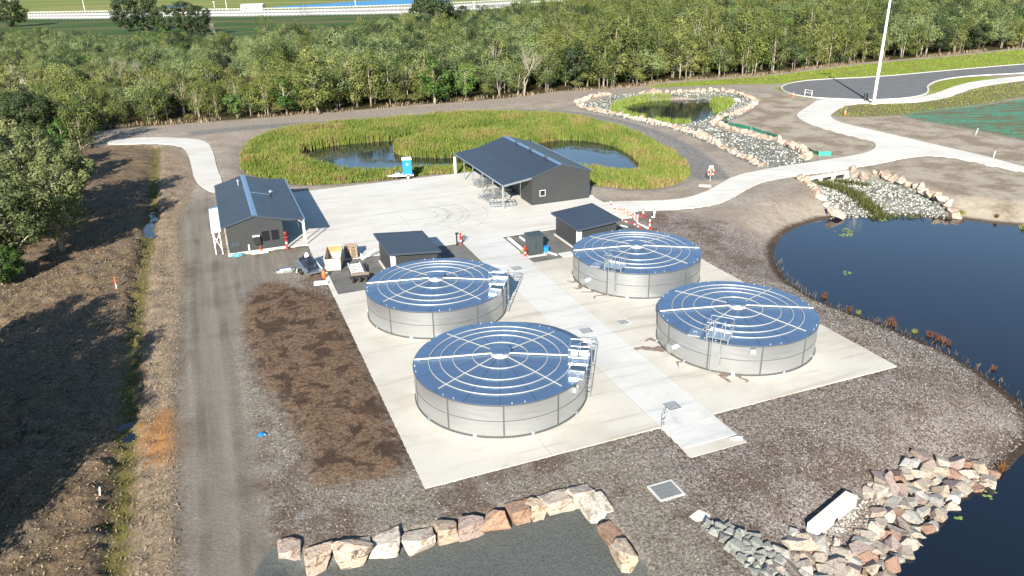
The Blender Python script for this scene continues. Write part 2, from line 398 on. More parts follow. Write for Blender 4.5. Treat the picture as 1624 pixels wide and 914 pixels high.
up_rim = wpoly([(914, 164), (940, 157), (965, 152), (1020, 147), (1080, 144), (1150, 143), (1180, 148), (1200, 158), (1194, 170), (1175, 181), (1150, 188), (1135, 195), (1150, 203), (1195, 208), (1240, 222), (1278, 242), (1292, 253), (1210, 264), (1185, 252), (1135, 228), (1085, 206), (1040, 195), (1000, 187), (960, 178), (930, 172)], 0, 1)
up_water = wpoly([(978, 177), (990, 166), (1020, 160), (1070, 157), (1125, 159), (1150, 166), (1145, 178), (1120, 187), (1096, 196), (1060, 196), (1020, 189)], WZU, 1)
chute = wpoly([(1276, 286), (1346, 275), (1385, 283), (1432, 294), (1478, 311), (1500, 325), (1515, 350), (1460, 358), (1400, 360), (1330, 352), (1312, 330), (1296, 305)], -.6, 1)
pad_poly = np.array([site(*p)[:2] for p in [(0, 0), (14.3, 0), (14.3, -3.2), (18.05, -3.2), (18.05, 0), (32.75, 0), (32.75, 28), (33.4, 36), (33.4, 62.7), (-.4, 62.7), (-7.7, 59.2), (-7.7, 42.1), (-.2, 42.1), (-.2, 36)]])
path_poly = wpoly([(950, 321), (985, 319.5), (1075, 317), (1113, 307), (1138, 294), (1163, 279), (1218, 267), (1313, 253), (1368, 244), (1386, 237), (1390, 230), (1384, 224), (1373, 220.5), (1318, 207), (1286, 197), (1268, 189), (1262.6, 183), (1268, 177), (1283, 168), (1298, 157), (1338, 158.5), (1380, 160), (1431, 158), (1458.6, 154.5), (1484, 148), (1514, 136.6), (1544, 129), (1624, 120), (1720, 112), (1720, 118), (1624, 127), (1569, 133), (1531, 143), (1506, 153), (1481, 159), (1418.5, 163.5), (1348, 163.5), (1328, 173), (1316, 182), (1321, 189), (1343, 197), (1393, 208), (1483, 229), (1491, 231), (1544, 243), (1624, 264), (1720, 290), (1720, 302), (1624, 272), (1569, 261.6), (1519, 250), (1481, 246), (1443, 249), (1368, 264), (1293, 274.5), (1218, 285), (1188, 298), (1163, 313), (1138, 324), (1088, 331), (1037, 332.5), (985, 335.5), (940, 336)], 0, 1)
drive_poly = wpoly([(165, 228), (180, 221), (240, 217), (310, 220), (330, 226), (338, 240), (345, 270), (353, 286), (350, 300), (340, 306), (325, 300), (308, 285), (303, 260), (297, 240), (285, 230), (240, 227), (190, 229)], 0, 1)
road_poly = wpoly([(1760, 92), (1624, 102), (1493.7, 113), (1393, 122.5), (1293, 126.6), (1255.6, 131.6), (1242, 136.6), (1240.6, 141.6), (1248, 146.6), (1268, 151.6), (1298, 155.7), (1378, 158.7), (1431, 156.4), (1458.6, 152), (1468.6, 148), (1471, 143), (1468.6, 138), (1476, 131.6), (1491, 126.6), (1519, 122.4), (1544, 120), (1624, 116), (1760, 106)], 0, 1)
carpark = wpoly([(436, 897), (470, 903), (510, 904), (565, 893), (620, 880), (675, 868), (750, 848), (826, 826), (885, 812), (925, 806), (940, 832), (960, 862), (985, 892), (1004, 918), (1040, 1000), (1000, 1100), (500, 1100), (420, 1000)], -.7, 1)
track = wpoly([(296, 960), (289, 860), (287, 700), (286, 600), (290, 520), (297, 465), (302, 430), (290, 385), (286, 345), (300, 318), (338, 308), (352, 330), (352, 404), (487, 391), (500, 405), (515, 428), (480, 427), (430, 440), (395, 462), (378, 500), (375, 560), (388, 640), (402, 700), (410, 780), (427, 850), (440, 898), (470, 960)], 0, 1)
dirt = wpoly([(380, 456), (395, 449), (430, 445), (480, 457), (520, 472), (537, 484), (562, 535), (592, 595), (620, 650), (643, 715), (646, 742), (590, 762), (520, 768), (492, 766), (480, 735), (482, 702), (440, 640), (410, 600), (394, 560), (378, 510), (374, 475)], 0, 1)
field = wpoly([(-400, 1000), (-300, 300), (0, 225), (150, 232), (200, 229), (285, 232), (302, 262), (306, 285), (300, 318), (284, 345), (284, 400), (290, 440), (284, 520), (283, 700), (284, 860), (290, 960), (280, 1000)], 0, 1)
forest = wpoly([(-700, 225), (-100, 240), (60, 245), (120, 236), (150, 208), (225, 200), (301, 195), (406, 187), (506, 178), (581, 173), (656, 166), (732, 161), (812, 154), (887, 144), (962, 140), (1012, 136.6), (1062, 128), (1138, 123), (1218, 118), (1293, 108), (1368, 99), (1468, 90), (1544, 83), (1624, 75), (1900, 50), (2100, -5), (1900, -25), (1624, -30), (1300, -31), (1050, -24), (980, -5), (900, 14), (800, 32), (720, 48), (640, 50), (560, 66), (430, 82), (330, 80), (200, 76), (0, 66), (-700, 30)], 0, 0)
verge = wpoly([(1010, 140), (1062, 131), (1138, 126), (1218, 121), (1293, 111), (1368, 102), (1468, 93), (1544, 86), (1624, 78), (1800, 62), (1800, 92), (1624, 104), (1493, 115), (1393, 124), (1290, 127), (1240, 133), (1190, 133), (1100, 136), (1040, 139)], 0, 1)
verge2 = [wpoly([(1226, 138), (1242, 137), (1250, 148), (1300, 156.5), (1290, 158), (1240, 147)], 0, 1),
          wpoly([(1460, 153), (1472, 143), (1470, 137), (1480, 131), (1495, 126.5), (1520, 122), (1560, 122), (1600, 121.5), (1544, 128.5), (1512, 137), (1482, 148)], 0, 1)]
scrub = wpoly([(1322, 184), (1330, 173), (1350, 164), (1420, 165), (1483, 160), (1510, 153), (1535, 144), (1572, 134), (1630, 128), (1700, 122), (1700, 150), (1624, 152), (1560, 165), (1490, 174), (1420, 184), (1350, 185)], 0, 1)
hydro = wpoly([(1425, 180), (1500, 172), (1560, 166), (1624, 156), (1760, 140), (1760, 245), (1624, 222), (1560, 209), (1500, 198), (1450, 190)], 0, 1)
ntrack = ribbon(resample(wpoly([(300, 212), (420, 200), (520, 195), (640, 186), (740, 178), (850, 175), (920, 181), (980, 194), (1030, 210), (1070, 228), (1100, 248), (1135, 285)], 0, 2, False), 2.0), 2.2)
ntrack2 = ribbon(resample(wpoly([(150, 214), (300, 204), (420, 193), (560, 182), (700, 171), (830, 158), (960, 147), (1050, 141), (1180, 139), (1240, 150)], 0, 2, False), 3.0), 3.2)
graded = wpoly([(1200, 142), (1240, 150), (1290, 160), (1262, 178), (1258, 186), (1284, 199), (1370, 222), (1386, 231), (1380, 238), (1312, 251), (1284, 245), (1240, 220), (1200, 206), (1152, 200), (1140, 195), (1180, 184), (1202, 168), (1208, 155)], 0, 1)
graded2 = wpoly([(1350, 266), (1445, 250), (1520, 252), (1624, 275), (1760, 306), (1760, 360), (1624, 345), (1560, 340), (1500, 305), (1430, 282), (1380, 272)], 0, 1)
graded3 = wpoly([(1322, 190), (1350, 186), (1430, 184), (1470, 194), (1560, 212), (1640, 228), (1760, 250), (1760, 292), (1624, 262), (1545, 241), (1480, 226), (1392, 206)], 0, 1)
wet_pits = [ribbon(resample(wpoly([(205, 670), (200, 690), (196, 715)], -.7, 1, False), .5), .7), ribbon(resample(wpoly([(240, 335), (240, 355), (237, 378)], -.7, 1, False), .5), .7)]
far_grass_near = wpoly([(-900, 60), (-900, 20), (0, 26), (330, 22), (620, 17), (860, 5), (1100, -8), (1000, -8), (900, 15), (780, 36), (640, 52), (430, 84), (0, 70)], 0, 0)
orange_soil = wpoly([(222, 705), (224, 668), (240, 650), (280, 648), (288, 690), (284, 730), (250, 735)], 0, 1)
ditch_line = resample(wpoly([(246, 235), (243, 300), (235, 380), (222, 450), (212, 540), (205, 600), (200, 690), (192, 760), (183, 860), (176, 930)], -.3, 2, False), 1.0)
ditch = ribbon(ditch_line, .55)

def axis(lo, hi, segs, gl, gr, far_lo, far_hi):
    a = [lo]
    for end, st in segs:
        while a[-1] < end: a.append(a[-1] + st)
    st = segs[-1][1]
    while a[-1] < far_hi: st *= gr; a.append(a[-1] + st)
    b = []; x = lo; st = segs[0][1]
    while x > far_lo: st *= gl; x -= st; b.append(x)
    return np.array(b[::-1] + a)
gx = axis(-46, 40, [(42, .25)], 1.07, 1.055, -5000, 5000)
gy = axis(24, 60, [(62, .22), (125, .38)], 1.15, 1.045, -90, 6500)
GX, GY = np.meshgrid(gx, gy); shp = GX.shape
SD = {}
def zone(name, polys, lim=14.0):
    polys = polys if isinstance(polys, list) else [polys]; v = None
    for p in polys:
        s = sdist(GX, GY, p, lim); v = s if v is None else np.maximum(v, s)
    SD[name] = v; return v
zp = zone('pond', big_pond); zr = zone('reed', reed_outer); zw = zone('rwater', reed_water); zu = zone('uprim', up_rim); zuw = zone('upwater', up_water)
zpad = zone('pad', [pad_poly, path_poly, drive_poly, road_poly]); zcp = zone('carpark', carpark); ztr = zone('track', track)
zf = zone('field', field); zd = zone('ditch', ditch); zone('dirt', dirt); zfo = zone('forest', forest)
zone('verge', [verge] + verge2); zone('scrub', scrub); zone('hydro', hydro); zone('ntrack', [ntrack2]); zone('gtrack', ntrack); zone('graded', [graded, graded2, graded3])
bank_poly = np.vstack([ditch_line + np.array([.8, 0]), wpoly([(292, 930), (287, 860), (286, 700), (285, 520), (292, 440), (288, 345), (300, 318), (306, 285), (302, 262), (285, 236)], 0, 1, False)]); zone('bank', bank_poly)
zone('orange', orange_soil); zone('fargrass', far_grass_near); zch = zone('chute', chute); zpit = zone('puddle', wet_pits, 3)
near = sstep((160 - GY) / 60)
Z = np.full(shp, -.07)
fl = sstep(zf / 2.5 + .2)
rough = fbm(GX / 1.5, GY / 1.5, 3, 3)
clod = fbm(GX / .8, GY / .8, 3, 9)
Z += near * (.03 + .035 * rough) * sstep((-zpad - .2) / 1.5)
Z += fl * near * (-.25 + .34 * np.maximum(clod, -.3) + .22 * fbm(GX / 5, GY / 5, 2, 21))
Z += near * .26 * np.exp(-((ztr + .55) / .45) ** 2) * fl * (.6 + .8 * vnoise(GX / 2.1, GY / 2.1, 5))
wob = fbm(GX * 0 + 3.3, GY / 2.2, 2, 77) * .7
zd2 = sdist(GX + wob, GY, ditch, 6.0)
Z -= .45 * np.exp(-(np.minimum(zd2 - .3, 0) / .6) ** 2) * sstep((zd2 + 3) / 2)
Z += sstep(SD['dirt'] / 1.2) * (.08 + .05 * fbm(GX / 1.1, GY / 1.1, 4, 31))
tr = sstep(ztr / .5 + .5)
Z = Z * (1 - tr) + tr * (-.08 + .02 * rough + .03 * np.sin((GX * EU[0] + GY * EU[1]) * 3.1 + .4 * np.sin(GY / 7)))
def pond(Z, s, wz, D, deep):
    bank = wz + (Z - wz) * sstep(-s / D) ** .85
    return np.where(s > 0, wz - np.minimum(s * .45, deep), np.where(s > -D, np.minimum(Z, bank), Z))
Z = pond(Z, zu, -.55, 1.2, .0)
Z = np.where((zr > -2.0), np.minimum(Z, -.07 - .50 * sstep((zr + 2.0) / 3.0)), Z)
Z = pond(Z, zw, WZR, .8, .6); Z = pond(Z, zuw, WZU, 1.5, .7)
Z = np.where(zch > -.3, np.minimum(Z, -.1 - .85 * sstep((zch + .3) / .9)), Z)
Z = pond(Z, zp, WZ, 6.0, 1.3)
cpw = .6 + 4.5 * sstep((at(485, 885, -.7)[0] - GX) / 1.5); cp = sstep((zcp + .75) / cpw); Z = Z * (1 - cp) + cp * (-.72 + .012 * rough)
Z = np.where(zpad > .12, -.27, Z)
Z = np.where(GY > 160, np.where(zpad > .12, -.27, -.07), Z)
Z -= np.maximum(0, np.hypot(GX, GY) - 1500) * .0
def gz(x, y):
    x, y = np.asarray(x, float), np.asarray(y, float)
    i = np.clip(np.searchsorted(gx, x) - 1, 0, len(gx) - 2); j = np.clip(np.searchsorted(gy, y) - 1, 0, len(gy) - 2)
    fx = (x - gx[i]) / (gx[i + 1] - gx[i]); fy = (y - gy[j]) / (gy[j + 1] - gy[j])
    return (Z[j, i] * (1 - fx) + Z[j, i + 1] * fx) * (1 - fy) + (Z[j + 1, i] * (1 - fx) + Z[j + 1, i + 1] * fx) * fy
def atg(x, y):
    z = 0.0
    for _ in range(8): p = at(x, y, z); z = .5 * z + .5 * float(gz(p[0], p[1]))
    return np.array([p[0], p[1], float(gz(p[0], p[1]))])
ny, nx = shp
idx = np.arange(nx * ny).reshape(ny, nx)
F = np.stack([idx[:-1, :-1], idx[:-1, 1:], idx[1:, 1:], idx[1:, :-1]], -1).reshape(-1, 4)

t = NT('ground_cover'); co = t.co()
n_f = t.noise(7, 6, .8); n_m = t.noise(1.7, 6, .68); n_l = t.noise(.22, 5, .6); n_x = t.noise(3.6, 7, .8, dist=.5)
n_st = t.noise(1.0, 5, .65, t.mapping(t.mapping(co, (1, 1, 1), (0, 0, -SA)), (2.2, .08, 1)))
def lay(col, name, new, lo=-.5, hi=.5, amp=1.6, nz=None, k=1.0):
    s = t.math('MULTIPLY_ADD', t.math('SUBTRACT', nz or n_m, .5), amp * 2, t.attr(name)); f = t.step(s, lo, hi)
    return t.mix(f if k == 1 else t.math('MULTIPLY', f, k), col, new)
def two(a, b, n, lo=.35, hi=.65): return t.ramp(n, [(lo, a), (hi, b)])
side = t.step(t.math('MULTIPLY_ADD', n_l, 8.0, t.attr('across')), 13, 19)
mulch = t.mix(side, two(ph(116, 107, 93), ph(214, 204, 186), n_f, .40, .62), two(ph(88, 74, 66), ph(224, 212, 202), n_f, .42, .60))
mulch = t.mix(t.math('MULTIPLY', t.step(n_x, .50, .64), .55), mulch, two(ph(78, 62, 52), ph(150, 132, 116), n_f))
mulch = t.mix(t.math('MULTIPLY', t.step(n_l, .46, .60), .8), mulch, two(ph(86, 68, 56), ph(156, 134, 116), n_f))
mulch = t.mix(t.math('MULTIPLY', t.step(t.noise(.5, 6, .7), .52, .64), .75), mulch, two(ph(136, 124, 114), ph(216, 207, 198), n_f))
mulch = t.mix(t.math('MULTIPLY', t.step(t.noise(1.1, 7, .72, dist=1.0), .56, .66), .6), mulch, two(ph(70, 54, 46), ph(128, 106, 92), n_f))
col = mulch
bare = t.mix(t.math('MULTIPLY', t.step(n_m, .45, .65), .6), two(ph(178, 163, 146), ph(208, 196, 178), n_l), two(ph(126, 105, 88), ph(186, 168, 148), n_x))
# land north of the yard: bare brown-grey soil
col = lay(col, 'bare', bare, -1.5, 1.5, 2.5)
fieldc = t.mix(t.math('MULTIPLY', t.step(n_x, .42, .62), .85), two(ph(104, 86, 66), ph(194, 168, 134), n_f), two(ph(68, 56, 46), ph(130, 110, 90), n_f))
fieldc = t.mix(t.math('MULTIPLY', t.step(n_l, .46, .62), .5), fieldc, two(ph(92, 84, 74), ph(164, 150, 134), n_f))
fieldc = t.mix(t.math('MULTIPLY', t.step(t.noise(.7, 5, .7), .56, .70), .4), fieldc, ph(118, 112, 72))
fieldc = t.mix(t.math('MULTIPLY', t.step(t.noise(.9, 7, .75, t.mapping(co, (1, .6, 1), (0, 0, .5)), .8), .54, .64), .75), fieldc, ph(56, 47, 42))
col = lay(col, 'field', fieldc, -.8, .8, 1.2)
bankc = t.mix(t.math('MULTIPLY', t.step(n_x, .44, .6), .7), two(ph(134, 116, 96), ph(204, 186, 162), n_f), two(ph(84, 66, 50), ph(150, 126, 98), n_f))
col = lay(col, 'bank', bankc, -.5, .5, 1.2)
col = lay(col, 'orange', two(ph(160, 108, 62), ph(208, 156, 98), n_x), -.8, .8, 2.6, None, .9)
col = lay(col, 'ditch', two(ph(70, 74, 30), ph(138, 140, 50), n_x), -.3, .4, 1.4, None, .7)
dirtc = t.mix(t.step(n_x, .46, .58), two(ph(126, 101, 79), ph(174, 147, 120), n_f), two(ph(92, 70, 56), ph(126, 100, 82), n_f))
dirtc = t.mix(t.math('MULTIPLY', t.step(t.noise(.55, 6, .7, dist=.7), .50, .56), .85), dirtc, two(ph(66, 52, 43), ph(100, 80, 66), n_f))
col = lay(col, 'dirt', dirtc, -.9, .9, 2.2)
grav = two(ph(138, 130, 118), ph(184, 175, 162), t.math('MULTIPLY_ADD', n_st, .45, t.math('MULTIPLY', n_f, .55)), .30, .72)
grav = t.mix(t.math('MULTIPLY', t.step(n_l, .5, .68), .4), grav, ph(126, 118, 108))
ruts = t.step(t.math('SINE', t.math('MULTIPLY', t.attr('across'), 3.3)), .35, .95)
grav = t.mix(t.math('MULTIPLY', ruts, t.math('MULTIPLY', t.step(n_l, .35, .6), .38)), grav, ph(108, 99, 88))
col = lay(col, 'track', grav, -.9, .9, 2.0)
col = lay(col, 'ntrack', two(ph(164, 152, 138), ph(200, 188, 172), n_m), -.5, .5, 1.0)
col = lay(col, 'gtrack', two(ph(136, 132, 126), ph(170, 166, 160), n_m), -.5, .5, 1.0)
col = lay(col, 'graded', t.mix(t.step(n_l, .42, .6), two(ph(198, 184, 162), ph(220, 208, 188), n_m), two(ph(146, 128, 106), ph(186, 169, 146), n_m)), -1, 1, 2.0, None, .9)
col = lay(col, 'verge', t.mix(t.step(n_l, .45, .6), two(ph(130, 152, 44), ph(182, 202, 74), n_m), two(ph(140, 142, 60), ph(176, 168, 92), n_m)), -.5, .6, 1.2)
col = lay(col, 'scrub', two(ph(112, 106, 56), ph(160, 148, 88), n_m), -1, 1, 2.5, None, .85)
hyd = t.mix(t.step(t.noise(1.0, 6, .7, t.mapping(co, (.10, .35, 1), (0, 0, R(-20))), 1.6), .54, .47), two(ph(70, 142, 116), ph(130, 186, 156), n_m), two(ph(150, 136, 104), ph(108, 122, 92), n_m))
col = lay(col, 'hydro', hyd, -1.5, 1.5, 3)
col = lay(col, 'forest', two(ph(58, 52, 30), ph(110, 100, 58), n_m), -1.0, 1.0, 1.5)
fg = t.mix(t.step(t.noise(.03, 4, .6, t.mapping(co, (.4, 1.4, 1))), .45, .6), ph(74, 106, 52), ph(116, 118, 70))
col = lay(col, 'fargrass', fg, -2, 2, 1)
ff = t.mix(t.step(t.noise(.012, 4, .6, t.mapping(co, (.35, 1.5, 1))), .42, .62), ph(132, 152, 70), ph(168, 166, 100))
col = lay(col, 'beyond', ff, -2, 2, 1)
stone = two(ph(122, 122, 114), ph(182, 182, 170), t.voro(5, out='Color'), .25, .75)
stone = t.mix(t.math('MULTIPLY', t.step(n_l, .52, .62), .55), stone, ph(112, 110, 72))
col = lay(col, 'stone', stone, -.3, .3, .6)
cpk = t.mix(t.math('MULTIPLY', t.step(n_l, .45, .65), .5), two(ph(84, 89, 86), ph(150, 154, 149), t.noise(16, 5, .85), .36, .64), two(ph(108, 110, 104), ph(150, 150, 142), t.noise(16, 5, .85)))
col = lay(col, 'carpark', cpk, -.80, -.50, .3)
col = lay(col, 'wet', two(ph(52, 40, 30), ph(86, 68, 52), n_x), -.3, .5, .5, None, .85)
t.set(col, .93, 0, .15)
t.bump(t.math('ADD', t.math('MULTIPLY', n_f, .6), n_x), .8, .09); M['ground'] = t.m

tm = np_mesh('ground', np.stack([GX.ravel(), GY.ravel(), Z.ravel()], -1), F, M['ground'], True)
for k in ('gtrack', 'field', 'bank', 'orange', 'ditch', 'dirt', 'track', 'ntrack', 'graded', 'verge', 'scrub', 'hydro', 'forest', 'fargrass', 'carpark'): fattr(tm, k, SD[k].ravel())
su, sv = to_site(GX, GY)
fattr(tm, 'across', (su + .6 * fbm(GX / 9, GY / 9, 2, 55)).ravel())
fattr(tm, 'bare', np.clip(np.minimum(np.maximum(sv - 60, (su - 36) * .8 + (sv - 40) * .5), 14), -14, 14).ravel())
fattr(tm, 'stone', np.maximum(np.minimum(zu, -zuw), zch).ravel())
fattr(tm, 'wet', np.maximum.reduce([.8 - np.abs(zp + .2), .5 - np.abs(zuw), np.minimum(zr - .3, 2), zp]).ravel())
far_line = sdist(GX, GY, far_grass_near, 1e5)
fattr(tm, 'beyond', np.clip(np.where(GY > 300, np.minimum(-far_line, -SD['forest']) - 1.5 + (GY - 430) * .0, -14), -14, 14).ravel())
tag(link('ground', tm), kind='structure')

def sheet(name, poly, z, mat):
    me = MB(); me.add([(x, y, z) for x, y in poly], [tuple(range(len(poly)))])
    o = me.build(name, mat); 
    if o.data.polygons[0].normal.z < 0: o.data.flip_normals()
    return tag(o, kind='structure')
def grow(poly, d):
    c = np.roll(poly, -1, 0) - np.roll(poly, 1, 0); c /= np.linalg.norm(c, axis=1)[:, None] + 1e-9
    a = np.sum(poly[:, 0] * np.roll(poly[:, 1], -1) - np.roll(poly[:, 0], -1) * poly[:, 1])
    return poly + np.stack([c[:, 1], -c[:, 0]], -1) * d * (1 if a > 0 else -1)
sheet('pond_water', grow(big_pond, .5), WZ, M['water'])
sheet('reed_pond_water', grow(reed_outer, -.8), WZR, M['water'])
sheet('upper_pond_water', grow(up_water, .3), WZU, M['water'])
for w in wet_pits: sheet('ditch_water', w, -.73, M['water'])
sheet('lake_water', wpoly([(418, 12.5), (480, 11.5), (560, 10), (655, 7.5), (715, 2), (735, -6), (500, -22), (640, -8), (610, 0), (545, 3.5), (520, 6), (470, 8.5)], 0, 1), -.03, M['lake'])
sheet('lake_water', wpoly([(246, 12), (262, 9), (290, 8.5), (300, 10.5), (275, 12.5)], 0, 1), -.03, M['lake'])

# concrete slabs, laid out on the site grid
def slab(name, poly, z, mat, depth=.3, site_grid=True, origin=(0, 0)):
    b = MB()
    if site_grid:
        b.prism([tuple(p) for p in poly], -depth, z); o = b.build(name, mat, loc=site(0, 0), rz=SA)
    else:
        b.prism([tuple(p) for p in poly], -depth, z); o = b.build(name, mat)
    return tag(o, kind='structure')
g = .012
slab('concrete_pad', [(0, 0), (7.3 - g, 0), (7.3 - g, 28), (0, 28)], 0, M['pad'])
slab('concrete_pad', [(7.3 + g, 0), (14.36, 0), (14.36, 28), (7.3 + g, 28)], 0, M['pad'])
slab('concrete_pad', [(18.0, 0), (32.75, 0), (32.75, 28), (18.0, 28)], 0, M['pad'])
slab('walkway', [(14.39, -2.35), (17.97, -2.35), (17.97, 36.07), (14.39, 36.07)], .012, M['walk'], .35)
slab('walkway_beam', [(14.30, -3.2), (18.06, -3.2), (18.06, -2.37), (14.30, -2.37)], -.03, M['pad'], .75)
slab('yard_slab', [(-.2, 36.1), (10.62, 36.1), (10.62, 62.7), (-.2, 62.7)], 0, M['yard'])
slab('yard_slab', [(10.65, 36.1), (22.0, 36.1), (22.0, 62.7), (10.65, 62.7)], 0, M['yard'])
slab('yard_slab', [(22.02, 36.1), (33.35, 36.1), (33.35, 62.75), (22.02, 62.75)], .002, M['yard'])
slab('building_slab', [(-7.75, 42.1), (-.22, 42.1), (-.22, 59.2), (-7.75, 59.2)], .02, M['yard'])
slab('kerb', [(-.03, 28.02), (.36, 28.02), (.36, 36.08), (-.03, 36.08)], .03, M['yard'])
slab('kerb', [(18.0, 28.02), (18.3, 28.02), (18.3, 36.08), (18.0, 36.08)], .015, M['walk'])
slab('kerb', [(14.08, 28.02), (14.37, 28.02), (14.37, 36.08), (14.08, 36.08)], .015, M['walk'])
slab('joint_filler', [(14.36, 0), (14.39, 0), (14.39, 28), (14.36, 28)], -.02, M['grout'])
slab('joint_filler', [(17.97, 0), (18.0, 0), (18.0, 28), (17.97, 28)], -.02, M['grout'])
slab('gravel_yard', [(.36, 28.02), (14.08, 28.02), (14.08, 36.08), (.36, 36.08)], -.05, M['gravel'], .26)
slab('gravel_yard', [(18.3, 28.02), (32.9, 28.02), (33.2, 36.08), (18.3, 36.08)], -.05, M['gravel'], .26)
slab('concrete_path', path_poly, -.004, M['path'], .28, False)
slab('driveway', drive_poly, -.002, M['yard'], .28, False)
sheet('road', road_poly, .0, M['asphalt'])
kb = MB(); rp = np.vstack([road_poly, road_poly[:1]])
o_, i_ = grow(road_poly, .35), grow(road_poly, .02)
n_ = len(road_poly)
kb.add([(x, y, .11) for x, y in o_] + [(x, y, .11) for x, y in i_] + [(x, y, -.1) for x, y in o_] + [(x, y, -.1) for x, y in i_],
       [f for k in range(n_) for j in [(k + 1) % n_] for f in ((k, j, n_ + j, n_ + k), (2 * n_ + k, 2 * n_ + j, j, k), (n_ + k, n_ + j, 3 * n_ + j, 3 * n_ + k))])
tag(kb.build('road_kerb', M['kerb']), kind='structure')

# ------------------------------------------------------------------ water tanks
TR, TH = 5.5, 2.19
CZ0, CZ1, CR1 = TH + .02, TH + .36, .55           # cone eave height, crown height, crown radius
def cz(r): return CZ0 + (CZ1 - CZ0) * (TR - r) / (TR - CR1)
def pol(r, a, z): return (r * math.cos(a), r * math.sin(a), z)
def make_tank(label):
    t = thing('water_tank', label, 'water tank', (0, 0, 0), 0, 'four round steel water tanks')
    MB().lathe([(TR - .05, -.02), (TR - .05, TH)], 96).build('tank_core', M['seam'], t, True)
    # wall panels: two courses of ten
    me = []
    for z0, z1 in ((.03, 1.075), (1.12, TH - .02)):
        b = MB(); a0, a1 = R(.45), R(35.55); n = 14
        ring = lambda r, z: [pol(r, a0 + (a1 - a0) * k / n, z) for k in range(n + 1)]
        for p_, q_ in ((ring(TR, z0), ring(TR, z1)), (ring(TR, z1), ring(TR - .03, z1)), (ring(TR - .03, z0), ring(TR, z0))):
            c = len(b.v); b.v += p_ + q_; b.f += [(c + k, c + k + 1, c + n + 2 + k, c + n + 1 + k) for k in range(n)]
        for a in (a0, a1): c = len(b.v); b.v += [pol(TR, a, z0), pol(TR, a, z1), pol(TR - .03, a, z1), pol(TR - .03, a, z0)]; b.f.append((c, c + 1, c + 2, c + 3))
        m = b.mesh('wall_panel', M['wall_steel']); m.polygons.foreach_set('use_smooth', [k_ < n for k_ in range(len(m.polygons))]); me.append(m)
    for k in range(10):
        for m in me: link('wall_panel', m, t, (0, 0, 0), R(-88 + 36 * k))
    sb = MB(); sb.box(TR - .02, TR + .022, -.05, .05, 0, TH - .02)
    for z in np.arange(.15, TH - .1, .24):
        for y in (-.024, .024): sb.box(TR + .02, TR + .036, y - .012, y + .012, z - .012, z + .012)
    sm_ = sb.mesh('seam_strip', M['seam'])
    for k in range(10): link('seam_strip', sm_, t, (0, 0, 0), R(-88 + 36 * k))
    MB().lathe([(TR - .02, 1.075), (TR + .016, 1.078), (TR + .016, 1.117), (TR - .02, 1.12)], 96).build('course_joint', M['seam'], t, True)
    MB().lathe([(TR - .02, 0), (TR + .07, .0), (TR + .07, .02), (TR + .012, .03), (TR + .012, .10), (TR - .02, .10)], 96).build('base_angle', M['seam'], t)
    # conical roof of sixteen sheets with a standing seam on each joint
    rb = MB(); a0, a1 = R(.12), R(22.38)
    for r in (TR + .045, 3.9, 2.2, CR1 - .03):
        for k in range(5): rb.v.append(pol(r, a0 + (a1 - a0) * k / 4, cz(r)))
    for i in range(3):
        for k in range(4): p = i * 5 + k; rb.f.append((p, p + 1, p + 6, p + 5))
    rb.v += [(x, y, z - .03) for x, y, z in rb.v]; n = 20
    rb.f += [tuple(n + i for i in f[::-1]) for f in rb.f]
    rb.f += [(k, n + k, n + k + 1, k + 1) for k in range(4)] + [(5 * i, 5 * i + 5, n + 5 * i + 5, n + 5 * i) for i in range(3)] + [(5 * i + 4, n + 5 * i + 4, n + 5 * i + 9, 5 * i + 9) for i in range(3)]
    rm = rb.mesh('roof_sheet', M['sky_tinted_steel'])
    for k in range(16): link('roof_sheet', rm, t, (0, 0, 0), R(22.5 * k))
    ss = MB(); ss.bar((TR + .03, 0, cz(TR) + .002), (CR1, 0, cz(CR1) + .002), .024, .02); ssm = ss.mesh('roof_seam', M['roof_joint'])
    for k in range(16): link('roof_seam', ssm, t, (0, 0, 0), R(22.5 * k))
    bm_ = MB(); bm_.tube([(TR - .02, 0, cz(TR) + .085), (CR1, 0, cz(CR1) + .085)], .062, 10)
    for r in (5.2, 4.5, 3.8, 3.0, 1.75): bm_.box(r - .03, r + .03, -.03, .03, cz(r) - .01, cz(r) + .06)
    beam = bm_.mesh('roof_beam', M['tube_steel'], False)
    bs_ = MB(); bs_.tube([(TR - .35, 0, cz(TR) + .07), (CR1, 0, cz(CR1) + .07)], .040, 8); beam_s = bs_.mesh('roof_beam', M['tube_steel'])
    for k in (0, 4): link('roof_beam', beam, t, (0, 0, 0), R(45 * k))
    for k in (1, 3, 5, 7): link('roof_beam', beam_s, t, (0, 0, 0), R(45 * k))
    for f in (.32, .545, .695, .825):
        r = TR * f; b = MB(); b.tube([pol(r, R(3.75) * k, cz(r) + .034) for k in range(96)], .036, 8, True)
        b.build('roof_ring', M['tube_steel'], t, True)
    MB().lathe([(TR + .02, TH - .10), (TR + .06, TH - .06), (TR + .06, TH - .01), (TR - .02, TH - .005)], 96).build('eave_angle', M['seam'], t)
    MB().lathe([(.64, cz(.64) + .0), (.60, CZ1 + .02), (.50, CZ1 + .14), (.50, CZ1 + .26)], 32).build('crown_collar', M['tube_steel'], t, True)
    MB().lathe([(.50, CZ1 + .24), (.66, CZ1 + .27), (.68, CZ1 + .33), (.62, CZ1 + .365), (.0, CZ1 + .38)], 32).build('vent_cowl', M['sky_tinted_steel'], t, True)
    lg = MB(); lg.box(-.025, .025, -.03, .03, 0, .08); lgm = lg.mesh('lifting_lug', M['tube_steel'])
    for k in range(8):
        for s in (-1, 1):
            a = R(45 * k + 90 / 8 + s * 4.0); link('lifting_lug', lgm, t, pol(TR - .08, a, cz(TR)), a)
